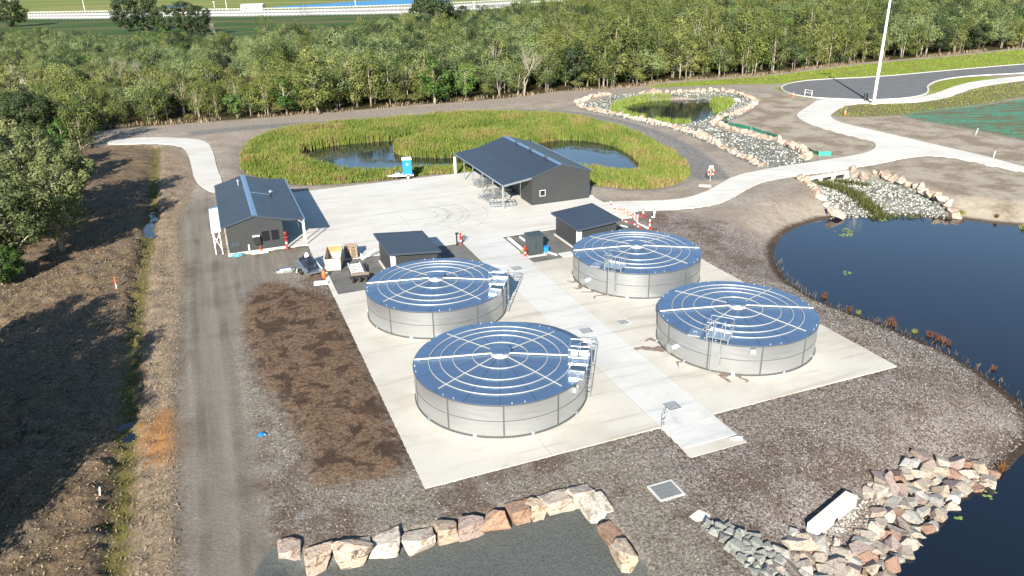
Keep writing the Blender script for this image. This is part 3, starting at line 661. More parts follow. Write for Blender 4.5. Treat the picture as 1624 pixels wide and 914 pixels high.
    for k in range(10):
        a = R(-88 + 36 * k + 18); b = MB(); b.box(-.02, .14, -.10, .10, .0, .02); b.box(-.02, .012, -.10, .10, .0, .16); b.bar((.12, 0, .02), (0, 0, .15), .02)
        b.build('anchor_bracket', M['galv'], t, loc=pol(TR + .02, a, .01), rz=a)
    return t
def tank_ladder(t, a, plate_side, wide=1.5):
    """ladder up the wall at azimuth a, landing with guard rails on the eave"""
    base = pol(TR, a, 0)
    rails = MB(); w = .27
    for s in (-w, w):
        rails.tube([(.26, s, .02), (.26, s, TH + 1.25), (.10, s * 1.15, TH + 1.42), (-.25, s * 1.2, TH + 1.42), (-.55, s * 1.2, TH + 1.30), (-.6, s * 1.2, TH + .2)], .028, 6)
    for z in (.35, 1.2, TH - .15):
        for s in (-w, w): rails.bar((0, s, z), (.26, s, z), .05, .02)
    lad = rails.build('ladder', M['galv'], t, loc=base, rz=a)
    rg = MB(); rg.bar((.26, -w, 0), (.26, w, 0), .03, .03); rgm = rg.mesh('rung', M['galv'])
    for k in range(int((TH + .3) / .29)): link('rung', rgm, lad, (0, 0, .25 + .29 * k))
    guard = MB(); guard.box(.285, .295, -w, w, .25, TH + .05)
    if plate_side == 'cover': guard.build('ladder_cover', M['wall_steel'], lad)
    # landing on the roof
    zt = TH + .34; hw = wide / 2
    pf = MB(); pf.box(-1.15, .12, -hw, hw, zt - .04, zt)
    for x in (-1.05, .02):
        for y in (-hw + .06, hw - .06): pf.box(x - .03, x + .03, y - .03, y + .03, cz(TR + x) - .02, zt - .04)
    p = pf.build('landing', M['galv'], t, loc=base, rz=a)
    gr = MB(); posts = [(-1.12, -hw), (-.5, -hw), (.1, -hw), (-1.12, hw), (-.5, hw), (.1, hw)]
    for x, y in posts: gr.tube([(x, y, zt), (x, y, zt + 1.02)], .017, 6)
    for z in (zt + .5, zt + 1.0):
        for y in (-hw, hw): gr.tube([(-1.12, y, z), (.1, y, z)], .017, 6)
        gr.tube([(-1.12, -hw, z), (-1.12, hw, z)], .017, 6)
        for s in (-1, 1): gr.tube([(.1, s * hw, z), (.1, s * w * 1.3, z)], .017, 6)
    gr.build('guard_rail', M['galv'], p)
    kb_ = MB(); kb_.box(-1.12, -1.10, -hw, hw, zt, zt + .12)
    for y in (-hw, hw - .02): kb_.box(-1.1, .1, y, y + .02, zt, zt + .12)
    kb_.build('toe_board', M['tube_steel'], p)
    # access hatch beside the landing
    s = -1
    h = MB(); y0 = s * (hw + .85)
    h.slab((-.95, y0 - .42, cz(TR - .95) + .10), (-.08, y0 - .42, cz(TR - .08) + .10), (-.08, y0 + .42, cz(TR - .08) + .13), (-.95, y0 + .42, cz(TR - .95) + .13), .13)
    ht = h.build('access_hatch', M['galv'], t, loc=base, rz=a)
    hn = MB(); hn.tube([(-.45, y0 - .12, cz(TR - .45) + .12), (-.45, y0 - .12, cz(TR - .45) + .2), (-.45, y0 + .12, cz(TR - .45) + .2), (-.45, y0 + .12, cz(TR - .45) + .12)], .015, 6)
    hn.build('handle', M['galv'], ht)
def tank_fit(t, nozzle=None, hood=None):
    if nozzle is not None:
        a = R(nozzle); b = MB(); b.tube([(-.05, 0, 0), (.28, 0, 0)], .30, 20); b.tube([(.28, 0, 0), (.32, 0, 0)], .36, 20)
        o = b.build('manhole', M['galv'], t, loc=pol(TR, a, .62), rz=a)
        bl = MB()
        for k in range(12): q = 2 * math.pi * k / 12; bl.tube([(.32, .325 * math.cos(q), .325 * math.sin(q)), (.345, .325 * math.cos(q), .325 * math.sin(q))], .018, 6)
        bl.build('bolt', M['seam'], o)
    if hood is not None:
        a = R(hood); b = MB()
        b.add([(0, -.17, 0), (.0, .17, 0), (.22, .14, -.02), (.22, -.14, -.02), (.0, -.24, -.34), (.0, .24, -.34), (.26, .2, -.32), (.26, -.2, -.32)],
              [(0, 3, 2, 1), (3, 7, 6, 2), (0, 4, 7, 3), (1, 2, 6, 5)])
        b.build('overflow_hood', M['galv'], t, loc=pol(TR + .02, a, TH - .12), rz=a)
TANKL = ['silver steel water tank nearest the viewer, front left of the four on the pad',
         'silver steel water tank behind the nearest one, beside the small shed and plant trailer',
         'silver steel water tank at the back right, next to the shed by the orange barrier',
         'silver steel water tank at front right, closest to the big dark blue pond']
TC = [(-.82, 42.68), (-6.0, 55.65), (10.91, 62.2), (16.02, 49.25)]
tk0 = make_tank(TANKL[0]); tanks = [tk0]
for k in (1, 2, 3): tanks.append(dup(tk0, label=TANKL[k]))
for t_, c in zip(tanks, TC): t_.location = (c[0], c[1], .004)
tank_ladder(tanks[0], R(-10), None); tank_ladder(tanks[1], R(-8), None)
tank_ladder(tanks[2], R(-119), 'cover'); tank_ladder(tanks[3], R(-118.5), 'cover')
tank_fit(tanks[0], None, -37); tank_fit(tanks[1], None, None); tank_fit(tanks[2], -148, None); tank_fit(tanks[3], -154, -95)

# brown stains that ran off the tank feet over the pad
t = NT('stain'); n = t.noise(4, 5, .7); t.set(t.ramp(n, [(.35, (.10, .07, .05)), (.65, (.30, .24, .18))]), .75); M['stain'] = t.m
def stain(cx, cy, a, length, width, seed):
    r_ = random.Random(seed); n = 12; up, dn = [], []
    for k in range(n + 1):
        s = k / n; w = width * 1.35 * (1 - s) ** .5 * (.55 + .7 * r_.random()); m = .25 * math.sin(s * 5 + seed)
        x = TR + .02 + length * s; up.append((x, m + w)); dn.append((x, m - w))
    ca, sa = math.cos(a), math.sin(a); pts = [(cx + x * ca - y * sa, cy + x * sa + y * ca) for x, y in up + dn[::-1]]
    b = MB(); m_ = 2 * (n + 1); b.add([(x, y, .004) for x, y in pts], [(k, m_ - 1 - k, m_ - 2 - k, k + 1) for k in range(n)])
    o = b.build('water_stain', M['stain'])
    if o.data.polygons[3].normal.z < 0: o.data.flip_normals()
    return o
for args in [(TC[3], -168, 2.3, .34, 1), (TC[3], -179, 1.0, .22, 2), (TC[3], -110, 1.1, .30, 3), (TC[3], -100, .9, .2, 4), (TC[2], -152, 1.0, .22, 5), (TC[2], -166, .8, .2, 6), (TC[2], -140, 1.1, .16, 7), (TC[2], -128, 1.4, .12, 8), (TC[3], -142, .9, .14, 9)]:
    tag(stain(args[0][0], args[0][1], R(args[1]), *args[2:]), kind='structure')

# ------------------------------------------------------------------ buildings on the site grid
class SB(MB):
    def __init__(s, o): super().__init__(); s.off = (o[0], o[1], 0)
def wall_u(b, pts, v0, v1):
    """gable-shaped wall: outline pts in (u,z), between v0 and v1"""
    n = len(pts); b.add([(u, v0, z) for u, z in pts] + [(u, v1, z) for u, z in pts],
                        [tuple(range(n)), tuple(range(n, 2 * n))[::-1]] + [(i, n + i, n + (i + 1) % n, (i + 1) % n) for i in range(n)])
    return b
def window(par, o, u0, u1, z0, z1, v, frame='trim', mull=False):
    b = SB(o); w = .04
    for a in ((u0, u1, z0, z0 + w), (u0, u1, z1 - w, z1), (u0, u0 + w, z0 + w, z1 - w), (u1 - w, u1, z0 + w, z1 - w)): b.box(a[0], a[1], v - .05, v + .02, a[2], a[3])
    f = b.build('window', M[frame], par); p = SB(o); p.box(u0 + w, u1 - w, v - .02, v + .01, z0 + w, z1 - w); p.build('pane', M['pane'], f); return f
def roof(b, pts, t=.05): return b.slab(*pts, t)

# A: office building with verandah
o = (-7.6, 42.25); A = thing('office_building', 'dark grey metal building with a blue ridge strip and a verandah on its right side', 'building', site(*o), SA)
wall_u(SB(o), [(-7.6, 0), (-2.35, 0), (-2.35, 2.74), (-4.9, 3.46), (-7.6, 2.76)], 42.25, 42.4).build('front_wall', M['clad_u'], A)
wall_u(SB(o), [(-7.6, 0), (-2.35, 0), (-2.35, 2.74), (-4.9, 3.46), (-7.6, 2.76)], 58.9, 59.05).build('rear_wall', M['clad_u'], A)
b = SB(o); b.box(-7.6, -7.45, 42.4, 58.9, 0, 2.74); b.build('side_wall', M['clad_v'], A)
b = SB(o); b.box(-2.5, -2.35, 42.4, 58.9, 0, 2.74); sw = b.build('side_wall', M['clad_v'], A)
for v in (45.2, 50.4, 54.8):
    b = SB(o); b.box(-2.345, -2.31, v, v + 1.8, .02, 2.15); d = b.build('sliding_door', M['trim'], A)
    p = SB(o); p.box(-2.31, -2.295, v + .1, v + 1.7, .15, 2.05); p.build('pane', M['pane'], d)
roof(SB(o), [(-7.92, 42.1, 2.78), (-4.9, 42.1, 3.62), (-4.9, 59.3, 3.62), (-7.92, 59.3, 2.78)]).build('roof_sheet', M['roof_v'], A)
roof(SB(o), [(-4.9, 42.1, 3.62), (-2.0, 42.1, 2.87), (-2.0, 59.3, 2.87), (-4.9, 59.3, 3.62)]).build('roof_sheet', M['roof_v'], A)
roof(SB(o), [(-2.0, 42.1, 2.868), (-.25, 42.0, 2.70), (-.25, 59.3, 2.70), (-2.0, 59.3, 2.868)]).build('verandah_roof', M['roof_v'], A)
b = SB(o); roof(b, [(-5.05, 42.08, 3.605), (-4.9, 42.08, 3.655), (-4.9, 59.32, 3.655), (-5.05, 59.32, 3.605)], .02); roof(b, [(-4.9, 42.08, 3.655), (-4.52, 42.08, 3.555), (-4.52, 59.32, 3.555), (-4.9, 59.32, 3.655)], .02)
b.build('ridge_cap', M['flash'], A)
b = SB(o); roof(b, [(-4.5, 51.4, 3.54), (-2.65, 51.4, 3.065), (-2.65, 51.62, 3.065), (-4.5, 51.62, 3.54)], .02); b.build('flashing_strip', M['flash'], A)
b = MB(); b.lathe([(.12, 0), (.12, .22), (.2, .24), (.24, .36), (.18, .48), (0, .54)], 12); b.off = (0, 0, 0)
q = b.build('roof_vent', M['galv'], A, True, (-2.45 - o[0], 51.5 - o[1], 3.0))
b = MB(); b.lathe([(.07, 0), (.07, .55), (.1, .56), (.1, .64), (0, .66)], 10); b.build('flue_pipe', M['white'], A, True, (-5.5 - o[0], 55.4 - o[1], 3.4))
b = SB(o); b.bar((-.2, 42.0, 2.66), (-.2, 59.3, 2.66), .11, .1); b.build('gutter', M['flash'], A)
b = SB(o); b.bar((-7.97, 42.1, 2.74), (-7.97, 59.3, 2.74), .11, .1); b.build('gutter', M['trim'], A)
b = SB(o)
for s in ((-7.92, 2.755, -4.9, 3.595), (-4.9, 3.595, -2.0, 2.845), (-2.0, 2.845, -.25, 2.68)): b.bar((s[0], 42.075, s[1]), (s[2], 42.075, s[3]), .03, .16)
b.build('barge_board', M['trim'], A)
for v in (42.12, 43.4, 48.0, 53.3, 58.9):
    b = SB(o); b.box(-.37, -.27, v - .05, v + .05, .02, 2.68); b.build('verandah_post', M['white'], A)
b = SB(o); b.bar((-.32, 42.12, 2.2), (-.9, 42.12, 2.74), .04); b.build('post_brace', M['white'], A)
window(A, o, -4.45, -3.65, .85, 1.95, 42.25); window(A, o, -3.55, -2.75, .85, 1.95, 42.25)
b = SB(o); b.box(-7.6, -2.35, 42.16, 42.26, 0, .12); b.build('footing', M['kerb'], A)
b = SB(o); b.box(-5.2, -4.6, 41.9, 42.22, .75, 1.55); ac = b.build('air_conditioner', M['black'], A)
b = SB(o); b.box(-5.3, -4.62, 41.86, 42.22, 1.56, 1.62); b.build('lid', M['white'], ac)
b = SB(o); b.lathe([(.2, 0), (.2, .02)], 16); ac2 = None
b = SB(o); b.box(-7.3, -6.55, 42.23, 42.26, .75, 1.15); b.build('meter_panel', M['trim'], A)
# flat white awning on the outer side
o2 = (-8.9, 42.9); W = thing('white_awning', 'flat white awning on pipe legs along the outer wall of the dark building', 'awning', site(*o2), SA)
b = SB(o2); roof(b, [(-8.92, 42.85, 2.22), (-8.02, 42.85, 2.34), (-8.02, 51.8, 2.34), (-8.92, 51.8, 2.22)], .07); b.build('canopy', M['white'], W)
b = SB(o2); roof(b, [(-8.90, 51.3, 2.24), (-8.04, 51.3, 2.36), (-8.04, 51.82, 2.36), (-8.90, 51.82, 2.24)], .02); b.build('end_flashing', M['flash'], W)
for u, v in ((-8.8, 43.0), (-8.2, 43.0), (-8.8, 51.6), (-8.2, 51.6), (-8.8, 47.3)):
    b = SB(o2); b.tube([(u, v, -.2), (u, v, 2.2)], .05, 8); b.build('leg', M['white'], W)
b = SB(o2); b.tube([(-8.8, 43, 2.0), (-8.2, 43, .4)], .03, 6); b.tube([(-8.2, 43, 2.0), (-8.8, 43, .9)], .03, 6); b.build('brace', M['white'], W)

# B: long shed with an open lean-to
o = (25.4, 44.85); B = thing('machinery_shed', 'big dark grey gabled shed with an open lean-to facing the concrete yard', 'shed', site(*o), SA)
g_ = [(25.4, 0), (32.75, 0), (32.75, 3.27), (29.08, 4.32), (25.4, 3.23)]
wall_u(SB(o), g_, 44.85, 45.0).build('gable_wall', M['clad_u'], B); wall_u(SB(o), g_, 62.3, 62.45).build('gable_wall', M['clad_u'], B)
b = SB(o); b.box(32.6, 32.75, 45, 62.3, 0, 3.25); b.build('side_wall', M['clad_v'], B)
b = SB(o); b.box(25.4, 25.55, 45, 48.2, 0, 3.22); b.build('side_wall', M['clad_v'], B)
for v in (48.2, 52.9, 57.6, 62.05):
    b = SB(o); b.box(25.4, 25.6, v, v + .25, 0, 3.22); b.build('column', M['galv'], B)
for v in (48.45, 53.15, 57.85):
    b = SB(o); b.box(25.62, 25.72, v, v + 4.45 if v < 57 else 62.05, .0, 3.2); b.build('roller_door', M['clad_v'], B)
roof(SB(o), [(25.3, 44.78, 3.27), (29.08, 44.78, 4.40), (29.08, 62.55, 4.40), (25.3, 62.55, 3.27)]).build('roof_sheet', M['roof_v'], B)
roof(SB(o), [(29.08, 44.78, 4.40), (32.95, 44.78, 3.30), (32.95, 62.55, 3.30), (29.08, 62.55, 4.40)]).build('roof_sheet', M['roof_v'], B)
roof(SB(o), [(21.88, 44.75, 2.76), (25.3, 44.78, 3.268), (25.3, 62.55, 3.268), (21.88, 62.6, 2.76)]).build('lean_to_roof', M['roof_v'], B)
b = SB(o); roof(b, [(28.8, 44.76, 4.345), (29.08, 44.76, 4.43), (29.08, 62.57, 4.43), (28.8, 62.57, 4.345)], .02); roof(b, [(29.08, 44.76, 4.43), (29.4, 44.76, 4.335), (29.4, 62.57, 4.335), (29.08, 62.57, 4.43)], .02); b.build('ridge_cap', M['flash'], B)
for v in (48.6, 53.2, 57.8):
    b = MB(); b.lathe([(.1, 0), (.1, .12), (.17, .14), (.2, .24), (.14, .34), (0, .38)], 12); b.build('roof_vent', M['trim'], B, True, (28.75 - o[0], v - o[1], 4.3))
b = SB(o); b.bar((21.83, 44.7, 2.72), (21.83, 62.6, 2.72), .12, .11); b.build('gutter', M['galv'], B)
b = SB(o); b.bar((33.0, 44.75, 3.26), (33.0, 62.6, 3.26), .12, .11); b.build('gutter', M['galv'], B)
b = SB(o); b.bar((21.9, 44.73, 2.70), (25.3, 44.73, 3.2), .05, .2); b.build('fascia', M['galv'], B)
b = SB(o); b.bar((25.3, 44.76, 3.24), (29.08, 44.76, 4.37), .03, .14); b.bar((29.08, 44.76, 4.37), (32.95, 44.76, 3.27), .03, .14); b.build('barge_board', M['trim'], B)
for v in (45.0, 48.5, 52.0, 55.5, 59.0, 62.3):
    b = SB(o); b.box(21.95, 22.05, v - .05, v + .05, .02, 2.72); ps = b.build('lean_to_post', M['galv'], B)
    b = SB(o); b.bar((22.0, v, 2.60), (25.4, v, 3.06), .08, .14); b.build('rafter', M['galv'], B)
b = SB(o); b.tube([(21.9, 62.55, .02), (21.9, 62.55, 2.3)], .17, 14); b.build('rainwater_pipe', M['white'], B, True)
b = SB(o); b.tube([(21.86, 44.95, .03), (21.86, 44.95, 2.7)], .05, 8); b.build('downpipe', M['galv'], B)
window(B, o, 26.35, 27.05, .95, 1.65, 44.85, 'white')
b = SB(o); b.box(32.75, 33.15, 44.55, 44.95, 0, .25); b.build('sump_pit', M['kerb'], B)

# small pump sheds
def small_shed(u0, label, zl, zr, v0=29.2, v1=34.35, ov=(.3, .5)):
    u1 = u0 + 4.05; o = (u0, v0); S = thing('pump_shed', label, 'shed', site(*o), SA)
    zf = lambda u: zl + (zr - zl) * (u - (u0 - ov[0])) / (u1 + ov[0] - u0 + ov[0])
    b = SB(o); b.prism([(u0 - .15, v0 - .15), (u1 + .15, v0 - .15), (u1 + .15, v1 + .15), (u0 - .15, v1 + .15)], -.2, .05); b.build('base_slab', M['yard'], S)
    pr = [(u0 + .02, .05), (u1, .05), (u1, zf(u1) - .06), (u0 + .02, zf(u0) - .06)]
    wall_u(SB(o), pr, v0, v0 + .08).build('front_wall', M['clad_u'], S); wall_u(SB(o), pr, v1 - .08, v1).build('rear_wall', M['clad_u'], S)
    b = SB(o); b.box(u0, u0 + .08, v0 + .08, v1 - .08, .05, zf(u0) - .06); b.build('side_wall', M['clad_v'], S)
    b = SB(o); b.box(u1 - .08, u1, v0 + .08, v1 - .08, .05, zf(u1) - .07); b.build('side_wall', M['clad_v'], S)
    b = SB(o); b.box(u0 - .015, u0 + .32, v0 - .03, v0, .06, zf(u0) - .09); b.box(u0 - .03, u0, v0 - .03, v0 + .42, .06, zf(u0) - .09); b.build('corner_panel', M['white'], S)
    b = SB(o); b.box(u0 + .34, u0 + .46, v0 - .025, v0, .06, zf(u0) - .09); b.build('door_jamb', M['trim'], S)
    b = SB(o); x0, x1, y0, y1 = u0 - ov[0], u1 + ov[0], v0 - ov[1], v1 + ov[1]
    roof(b, [(x0, y0, zl), (x1, y0, zr), (x1, y1, zr), (x0, y1, zl)], .04); b.build('roof_sheet', M['roof_u'], S)
    b = SB(o)
    b.bar((x0, y0, zl - .05), (x1, y0, zr - .05), .05, .17); b.bar((x0, y1, zl - .05), (x1, y1, zr - .05), .05, .17)
    b.bar((x0, y0, zl - .06), (x0, y1, zl - .06), .05, .15); b.bar((x1, y0, zr - .06), (x1, y1, zr - .06), .05, .15); b.build('barge_board', M['trim'], S)
    return S
s1 = small_shed(5.4, 'small dark shed with a flat sloping roof beside the skip and trailers', 2.6, 2.21)
s2 = small_shed(23.5, 'small dark shed with a flat sloping roof beside the orange barrier mesh', 2.22, 2.62)
b = SB((5.4, 29.2)); b.box(9.47, 10.1, 30.2, 31.3, -.03, 1.1); b.box(9.47, 9.95, 31.8, 33.2, -.03, 1.4); b.build('pump_cabinet', M['trim'], s1)

# ------------------------------------------------------------------ things on and beside the yard
def local(name, label, cat, loc, rz=SA, group=None): return thing(name, label, cat, loc, rz, group)
# control cabinet
C_ = local('control_cabinet', 'dark green electrical cabinet on a concrete plinth beside the walkway', 'cabinet', site(18.55, 29.6))
b = MB(); b.box(-.15, 1.75, -.2, 1.1, -.2, .06); b.build('plinth', M['walk'], C_)
b = MB(); b.box(0, 1.45, .02, .95, .06, 1.9); b.build('body', M['green_cabinet'], C_)
b = MB(); b.slab((-.08, -.06, 1.98), (1.53, -.06, 1.98), (1.53, 1.03, 2.08), (-.08, 1.03, 2.08), .1); b.build('cap', M['green_cabinet'], C_)
for k in range(2):
    b = MB(); b.box(.03 + .7 * k, .70 + .7 * k, -.02, .018, .12, 1.84); d = b.build('door', M['green_cabinet'], C_)
    h = MB(); h.box(.60 + .14 * k, .63 + .14 * k, -.05, -.021, .9, 1.1); h.build('handle', M['black'], d)
b = MB()
for k in range(5): b.tube([(1.6, .5, .5 + .03 * k), (1.9, .3 + .1 * k, .45), (2.0, .3 + .1 * k, .05)], .06, 8)
b.lathe([(.35, 0), (.35, .5)], 14, (1.95, .6, .02)); o_ = b.build('pump_unit', M['blue'], C_)
# white pipes lying in the gravel
for (u, v, u1, v1, w, lab) in ((18.75, 35.4, 18.7, 31.2, .28, 'long white concrete strip lying in gravel behind the green cabinet'), (19.9, 35.2, 20.0, 32.4, .12, 'thin white pipe lying in gravel behind the green cabinet'), (20.4, 30.4, 21.1, 28.9, .14, 'short white pipe lying in gravel right of the green cabinet')):
    b = MB(); c = site(u, v); e = site(u1, v1) - c; b.bar((0, 0, .06), (e[0], e[1], .06), w, .14)
    tag(b.build('pipe', M['white'], loc=(c[0], c[1], -.05)), lab, 'pipe', 'pipes and strips by the cabinet')
b = MB(); b.box(0, 1.3, 0, 1.1, 0, .07); cv = tag(b.build('pit_cover', M['walk'], loc=site(21.4, 28.15, -.05), rz=SA), 'pale square pit cover in gravel behind the far right tank', 'pit cover')
# drain grates
def grate(u, v, w, d, label, fr=.06, ang=SA, z=.004, loc=None, frame='galv', group='steel drain grates'):
    g_ = thing('drain_grate', label, 'drain grate', site(u, v, z) if loc is None else loc, ang, group)
    b = MB()
    for a in ((-w, w, -d, -d + fr), (-w, w, d - fr, d), (-w, -w + fr, -d + fr, d - fr), (w - fr, w, -d + fr, d - fr)): b.box(a[0], a[1], a[2], a[3], -.06, .02)
    b.build('frame', M[frame], g_)
    b = MB(); n = int(2 * (w - fr) / .07)
    for k in range(n): x = -w + fr + (k + .5) * 2 * (w - fr) / n; b.box(x - .018, x + .018, -d + fr, d - fr, -.03, .012)
    for y in np.linspace(-d + fr, d - fr, 5)[1:-1]: b.box(-w + fr, w - fr, y - .008, y + .008, -.03, .006)
    b.build('grating', M['grate'], g_)
    b = MB(); b.box(-w + fr, w - fr, -d + fr, d - fr, -.12, -.05); b.build('pit', M['dark'], g_)
    return g_
grate(16.2, 13.25, .42, .42, 'square grey drain grate in the walkway beside the front left tank', z=.016)
grate(19.5, 13.45, .42, .42, 'square grey drain grate in the pad beside the walkway and the brown stains')
grate(16.25, 1.7, .42, .42, 'square grey drain grate near the front end of the walkway', z=.016)
grate(16.3, 27.2, .42, .42, 'square grey drain grate in the walkway near the green cabinet', z=.016)
p = atg(1056, 779); grate(0, 0, .74, .66, 'pale framed inlet grate set in mulch beyond the front boulders', .1, SA, 0, (p[0], p[1], p[2] + .06), 'kerb')
for (x, y, w, d, z, lab) in ((1102, 657, .28, .24, .014, 'small square cover plate outlined in the front of the walkway'), (1122, 668, .42, .24, .014, 'pale rectangular cover plate at the front end of the walkway')):
    p = at(x, y); b = MB(); b.box(-w, w, -d, d, -.02, .012); tag(b.build('cover_plate', M['path'], loc=(p[0], p[1], z), rz=SA), lab, 'cover plate')
# bent steel starter bars at the pad edge
p = at(1049, 678); b = MB(); b.tube([(0, 0, -.1), (.05, 0, .7), (.18, .03, .95)], .025, 6); b.tube([(.12, .1, -.1), (.2, .1, .6), (.32, .12, 1.05)], .025, 6); b.tube([(0, .05, .4), (.25, .1, .45)], .02, 6)
tag(b.build('bent_bar', M['galv'], loc=(p[0], p[1], 0)), 'two bent steel bars standing at the pad edge beside the walkway', 'steel bars')
p = at(1168, 699, -.1); b = MB(); b.tube([(-.25, 0, .12), (.05, .1, .12)], .13, 12); b.tube([(.05, .1, .12), (.3, .05, .08)], .16, 12)
tag(b.build('pipe_stub', M['white_plastic'], loc=(p[0], p[1], -.12)), 'white pipe stub at the front right corner of the walkway end', 'pipe')

# portable toilet on a trailer
p = site(15.2, 63.6); T = thing('portable_toilet', 'bright blue portable toilet on a small white trailer by the reeds', 'portable toilet', (p[0], p[1], -.07), R(9))
b = MB(); b.box(-.1, 1.06, -.55, .55, .52, 2.55); b.build('cabin', M['blue'], T)
b = MB(); b.box(-.16, 1.12, -.61, .61, 2.55, 2.62); b.slab((-.1, -.55, 2.70), (1.06, -.55, 2.70), (1.06, .55, 2.70), (-.1, .55, 2.70), .08); b.build('roof', M['white_plastic'], T)
b = MB(); b.box(.1, .86, -.575, -.55, .62, 2.45); d = b.build('door', M['blue'], T)
b = MB(); b.box(.4, .62, -.585, -.575, 1.85, 2.05); b.build('vacancy_plate', M['white_plastic'], d)
b = MB(); b.box(-1.3, 1.25, -.62, .62, .42, .52); b.box(-1.5, -1.2, -.05, .05, .42, .5); b.bar((-2.1, 0, .45), (-1.3, -.4, .45), .07); b.bar((-2.1, 0, .45), (-1.3, .4, .45), .07); b.build('deck', M['white'], T)
for s in (-.7, .7):
    b = MB(); b.tube([(.5, s - .09, .3), (.5, s + .09, .3)], .3, 18); w = b.build('wheel', M['black'], T, True)
    b = MB(); b.tube([(.5, s - .1, .3), (.5, s + .1, .3)], .17, 14); b.build('rim', M['white'], w)
    b = MB(); b.box(.12, .88, s - .12, s + .12, .62, .66); b.build('mudguard', M['white'], T)
b = MB(); b.tube([(-1.8, 0, .05), (-1.8, 0, 1.0)], .035, 8); b.tube([(-1.0, -.45, .5), (-1.0, -.45, 1.15)], .03, 6); b.box(-1.1, -.5, -.2, .35, .52, .8); b.build('jockey_stand', M['galv'], T)

# skip bin
M['lining'] = simple('orange_rust', (.46, .23, .10), .8, var=.3, scale=5)
p = site(.95, 33.75); K = thing('skip_bin', 'scuffed beige skip bin with an orange rusty inside, full of rubble', 'skip bin', (p[0], p[1], -.05), R(5))
def open_box(b, w0, l0, w1, l1, h, th):
    hs = [h, h, h + .55, h + .55]
    lo = [(-w0, 0), (w0, 0), (w0, l0), (-w0, l0)]; hi = [(-w1, -.12), (w1, -.12), (w1, l1), (-w1, l1)]
    ih = [(-w1 + th, -.12 + th), (w1 - th, -.12 + th), (w1 - th, l1 - th), (-w1 + th, l1 - th)]; il = [(-w0 + th, th), (w0 - th, th), (w0 - th, l0 - th), (-w0 + th, l0 - th)]
    return b.add([(x, y, 0.05) for x, y in lo] + [(x, y, z_) for (x, y), z_ in zip(hi, hs)] + [(x, y, z_) for (x, y), z_ in zip(ih, hs)] + [(x, y, .12) for x, y in il],
                 [(3, 2, 1, 0)] + [(i, (i + 1) % 4, 4 + (i + 1) % 4, 4 + i) for i in range(4)] + [(4 + i, 4 + (i + 1) % 4, 8 + (i + 1) % 4, 8 + i) for i in range(4)] + [(8 + i, 8 + (i + 1) % 4, 12 + (i + 1) % 4, 12 + i) for i in range(4)] + [(12, 13, 14, 15)])
b = open_box(MB(), .66, 2.0, .74, 2.25, 1.18, .05); b.build('body', M['beige'], K)
b = MB(); b.box(-.62, .62, 2.10, 2.125, .3, 1.66); b.box(.60, .62, .2, 2.05, .3, 1.1); b.build('inner_lining', M['lining'], K)
b = MB()
for x in (-.77, .74):
    for y in (.3, 1.6): b.box(x, x + .04, y, y + .1, .5, 1.2)
b.build('side_rib', M['beige'], K)
b = MB(); r_ = random.Random(3)
for k in range(34):
    x, y, s = r_.uniform(-.5, .5), r_.uniform(.05, 1.9), r_.uniform(.08, .22); z = .3 + .2 * r_.random(); b.bar((x - s, y - s * r_.random(), z), (x + s, y + s * r_.random(), z + r_.uniform(-.1, .2)), s * .9, s * .5)
tag(b.build('rubble', M['rock'], K), kind='stuff')
# pallets
for k in range(8):
    p = site(3.15 + .02 * (k % 3), 36.75, .002 + .14 * k); b = MB()
    for i in range(7): y = -.55 + i * .17; b.box(-.6, .6, y, y + .12, .115, .135)
    for x in (-.6, -.05, .5): b.box(x, x + .1, -.55, .59, .02, .115)
    for i in range(3): y = -.55 + i * .5; b.box(-.6, .6, y, y + .12, 0, .02)
    tag(b.build('pallet', M['timber'], loc=p, rz=R(8 + 3 * math.sin(k * 2))), 'weathered timber pallet in the stack behind the skip bin', 'pallet', 'stacked timber pallets')
# plant trailer with loading ramps
p = site(2.75, 30.9); L = thing('plant_trailer', 'low rusty flat trailer with black wheels and white ramp, right of the skip', 'trailer', (p[0], p[1], -.05), R(12))
b = MB(); b.box(-.75, .85, -.75, .15, .42, .52); b.build('deck', M['timber'], L)
b = MB(); b.box(-.8, .9, -.82, -.75, .3, .6); b.box(-.8, -.74, -.75, 2.6, .36, .46); b.box(.5, .56, .15, 2.6, .36, .46); b.build('chassis', M['black'], L)
rp_ = MB()
for x in (-.62, .42): rp_.bar((x, .2, .5), (x - .3, 2.5, .62), .07, .08)
for k in range(6): y = .35 + .4 * k; rp_.bar((-.64 - .13 * (y - .2), y, .54), (.42 - .13 * (y - .2), y, .54), .09, .04)
rp_.build('ramp', M['white'], L)
for x, y in ((-.55, -.86), (.05, -.86), (.62, -.86), (.98, -.3)):
    b = MB(); b.tube([(x - .1, y, .26), (x + .1, y, .26)], .26, 14); w = b.build('wheel', M['black'], L, True)
    b = MB(); b.tube([(x - .11, y, .26), (x + .11, y, .26)], .12, 10); b.build('rim', M['rust'], w)
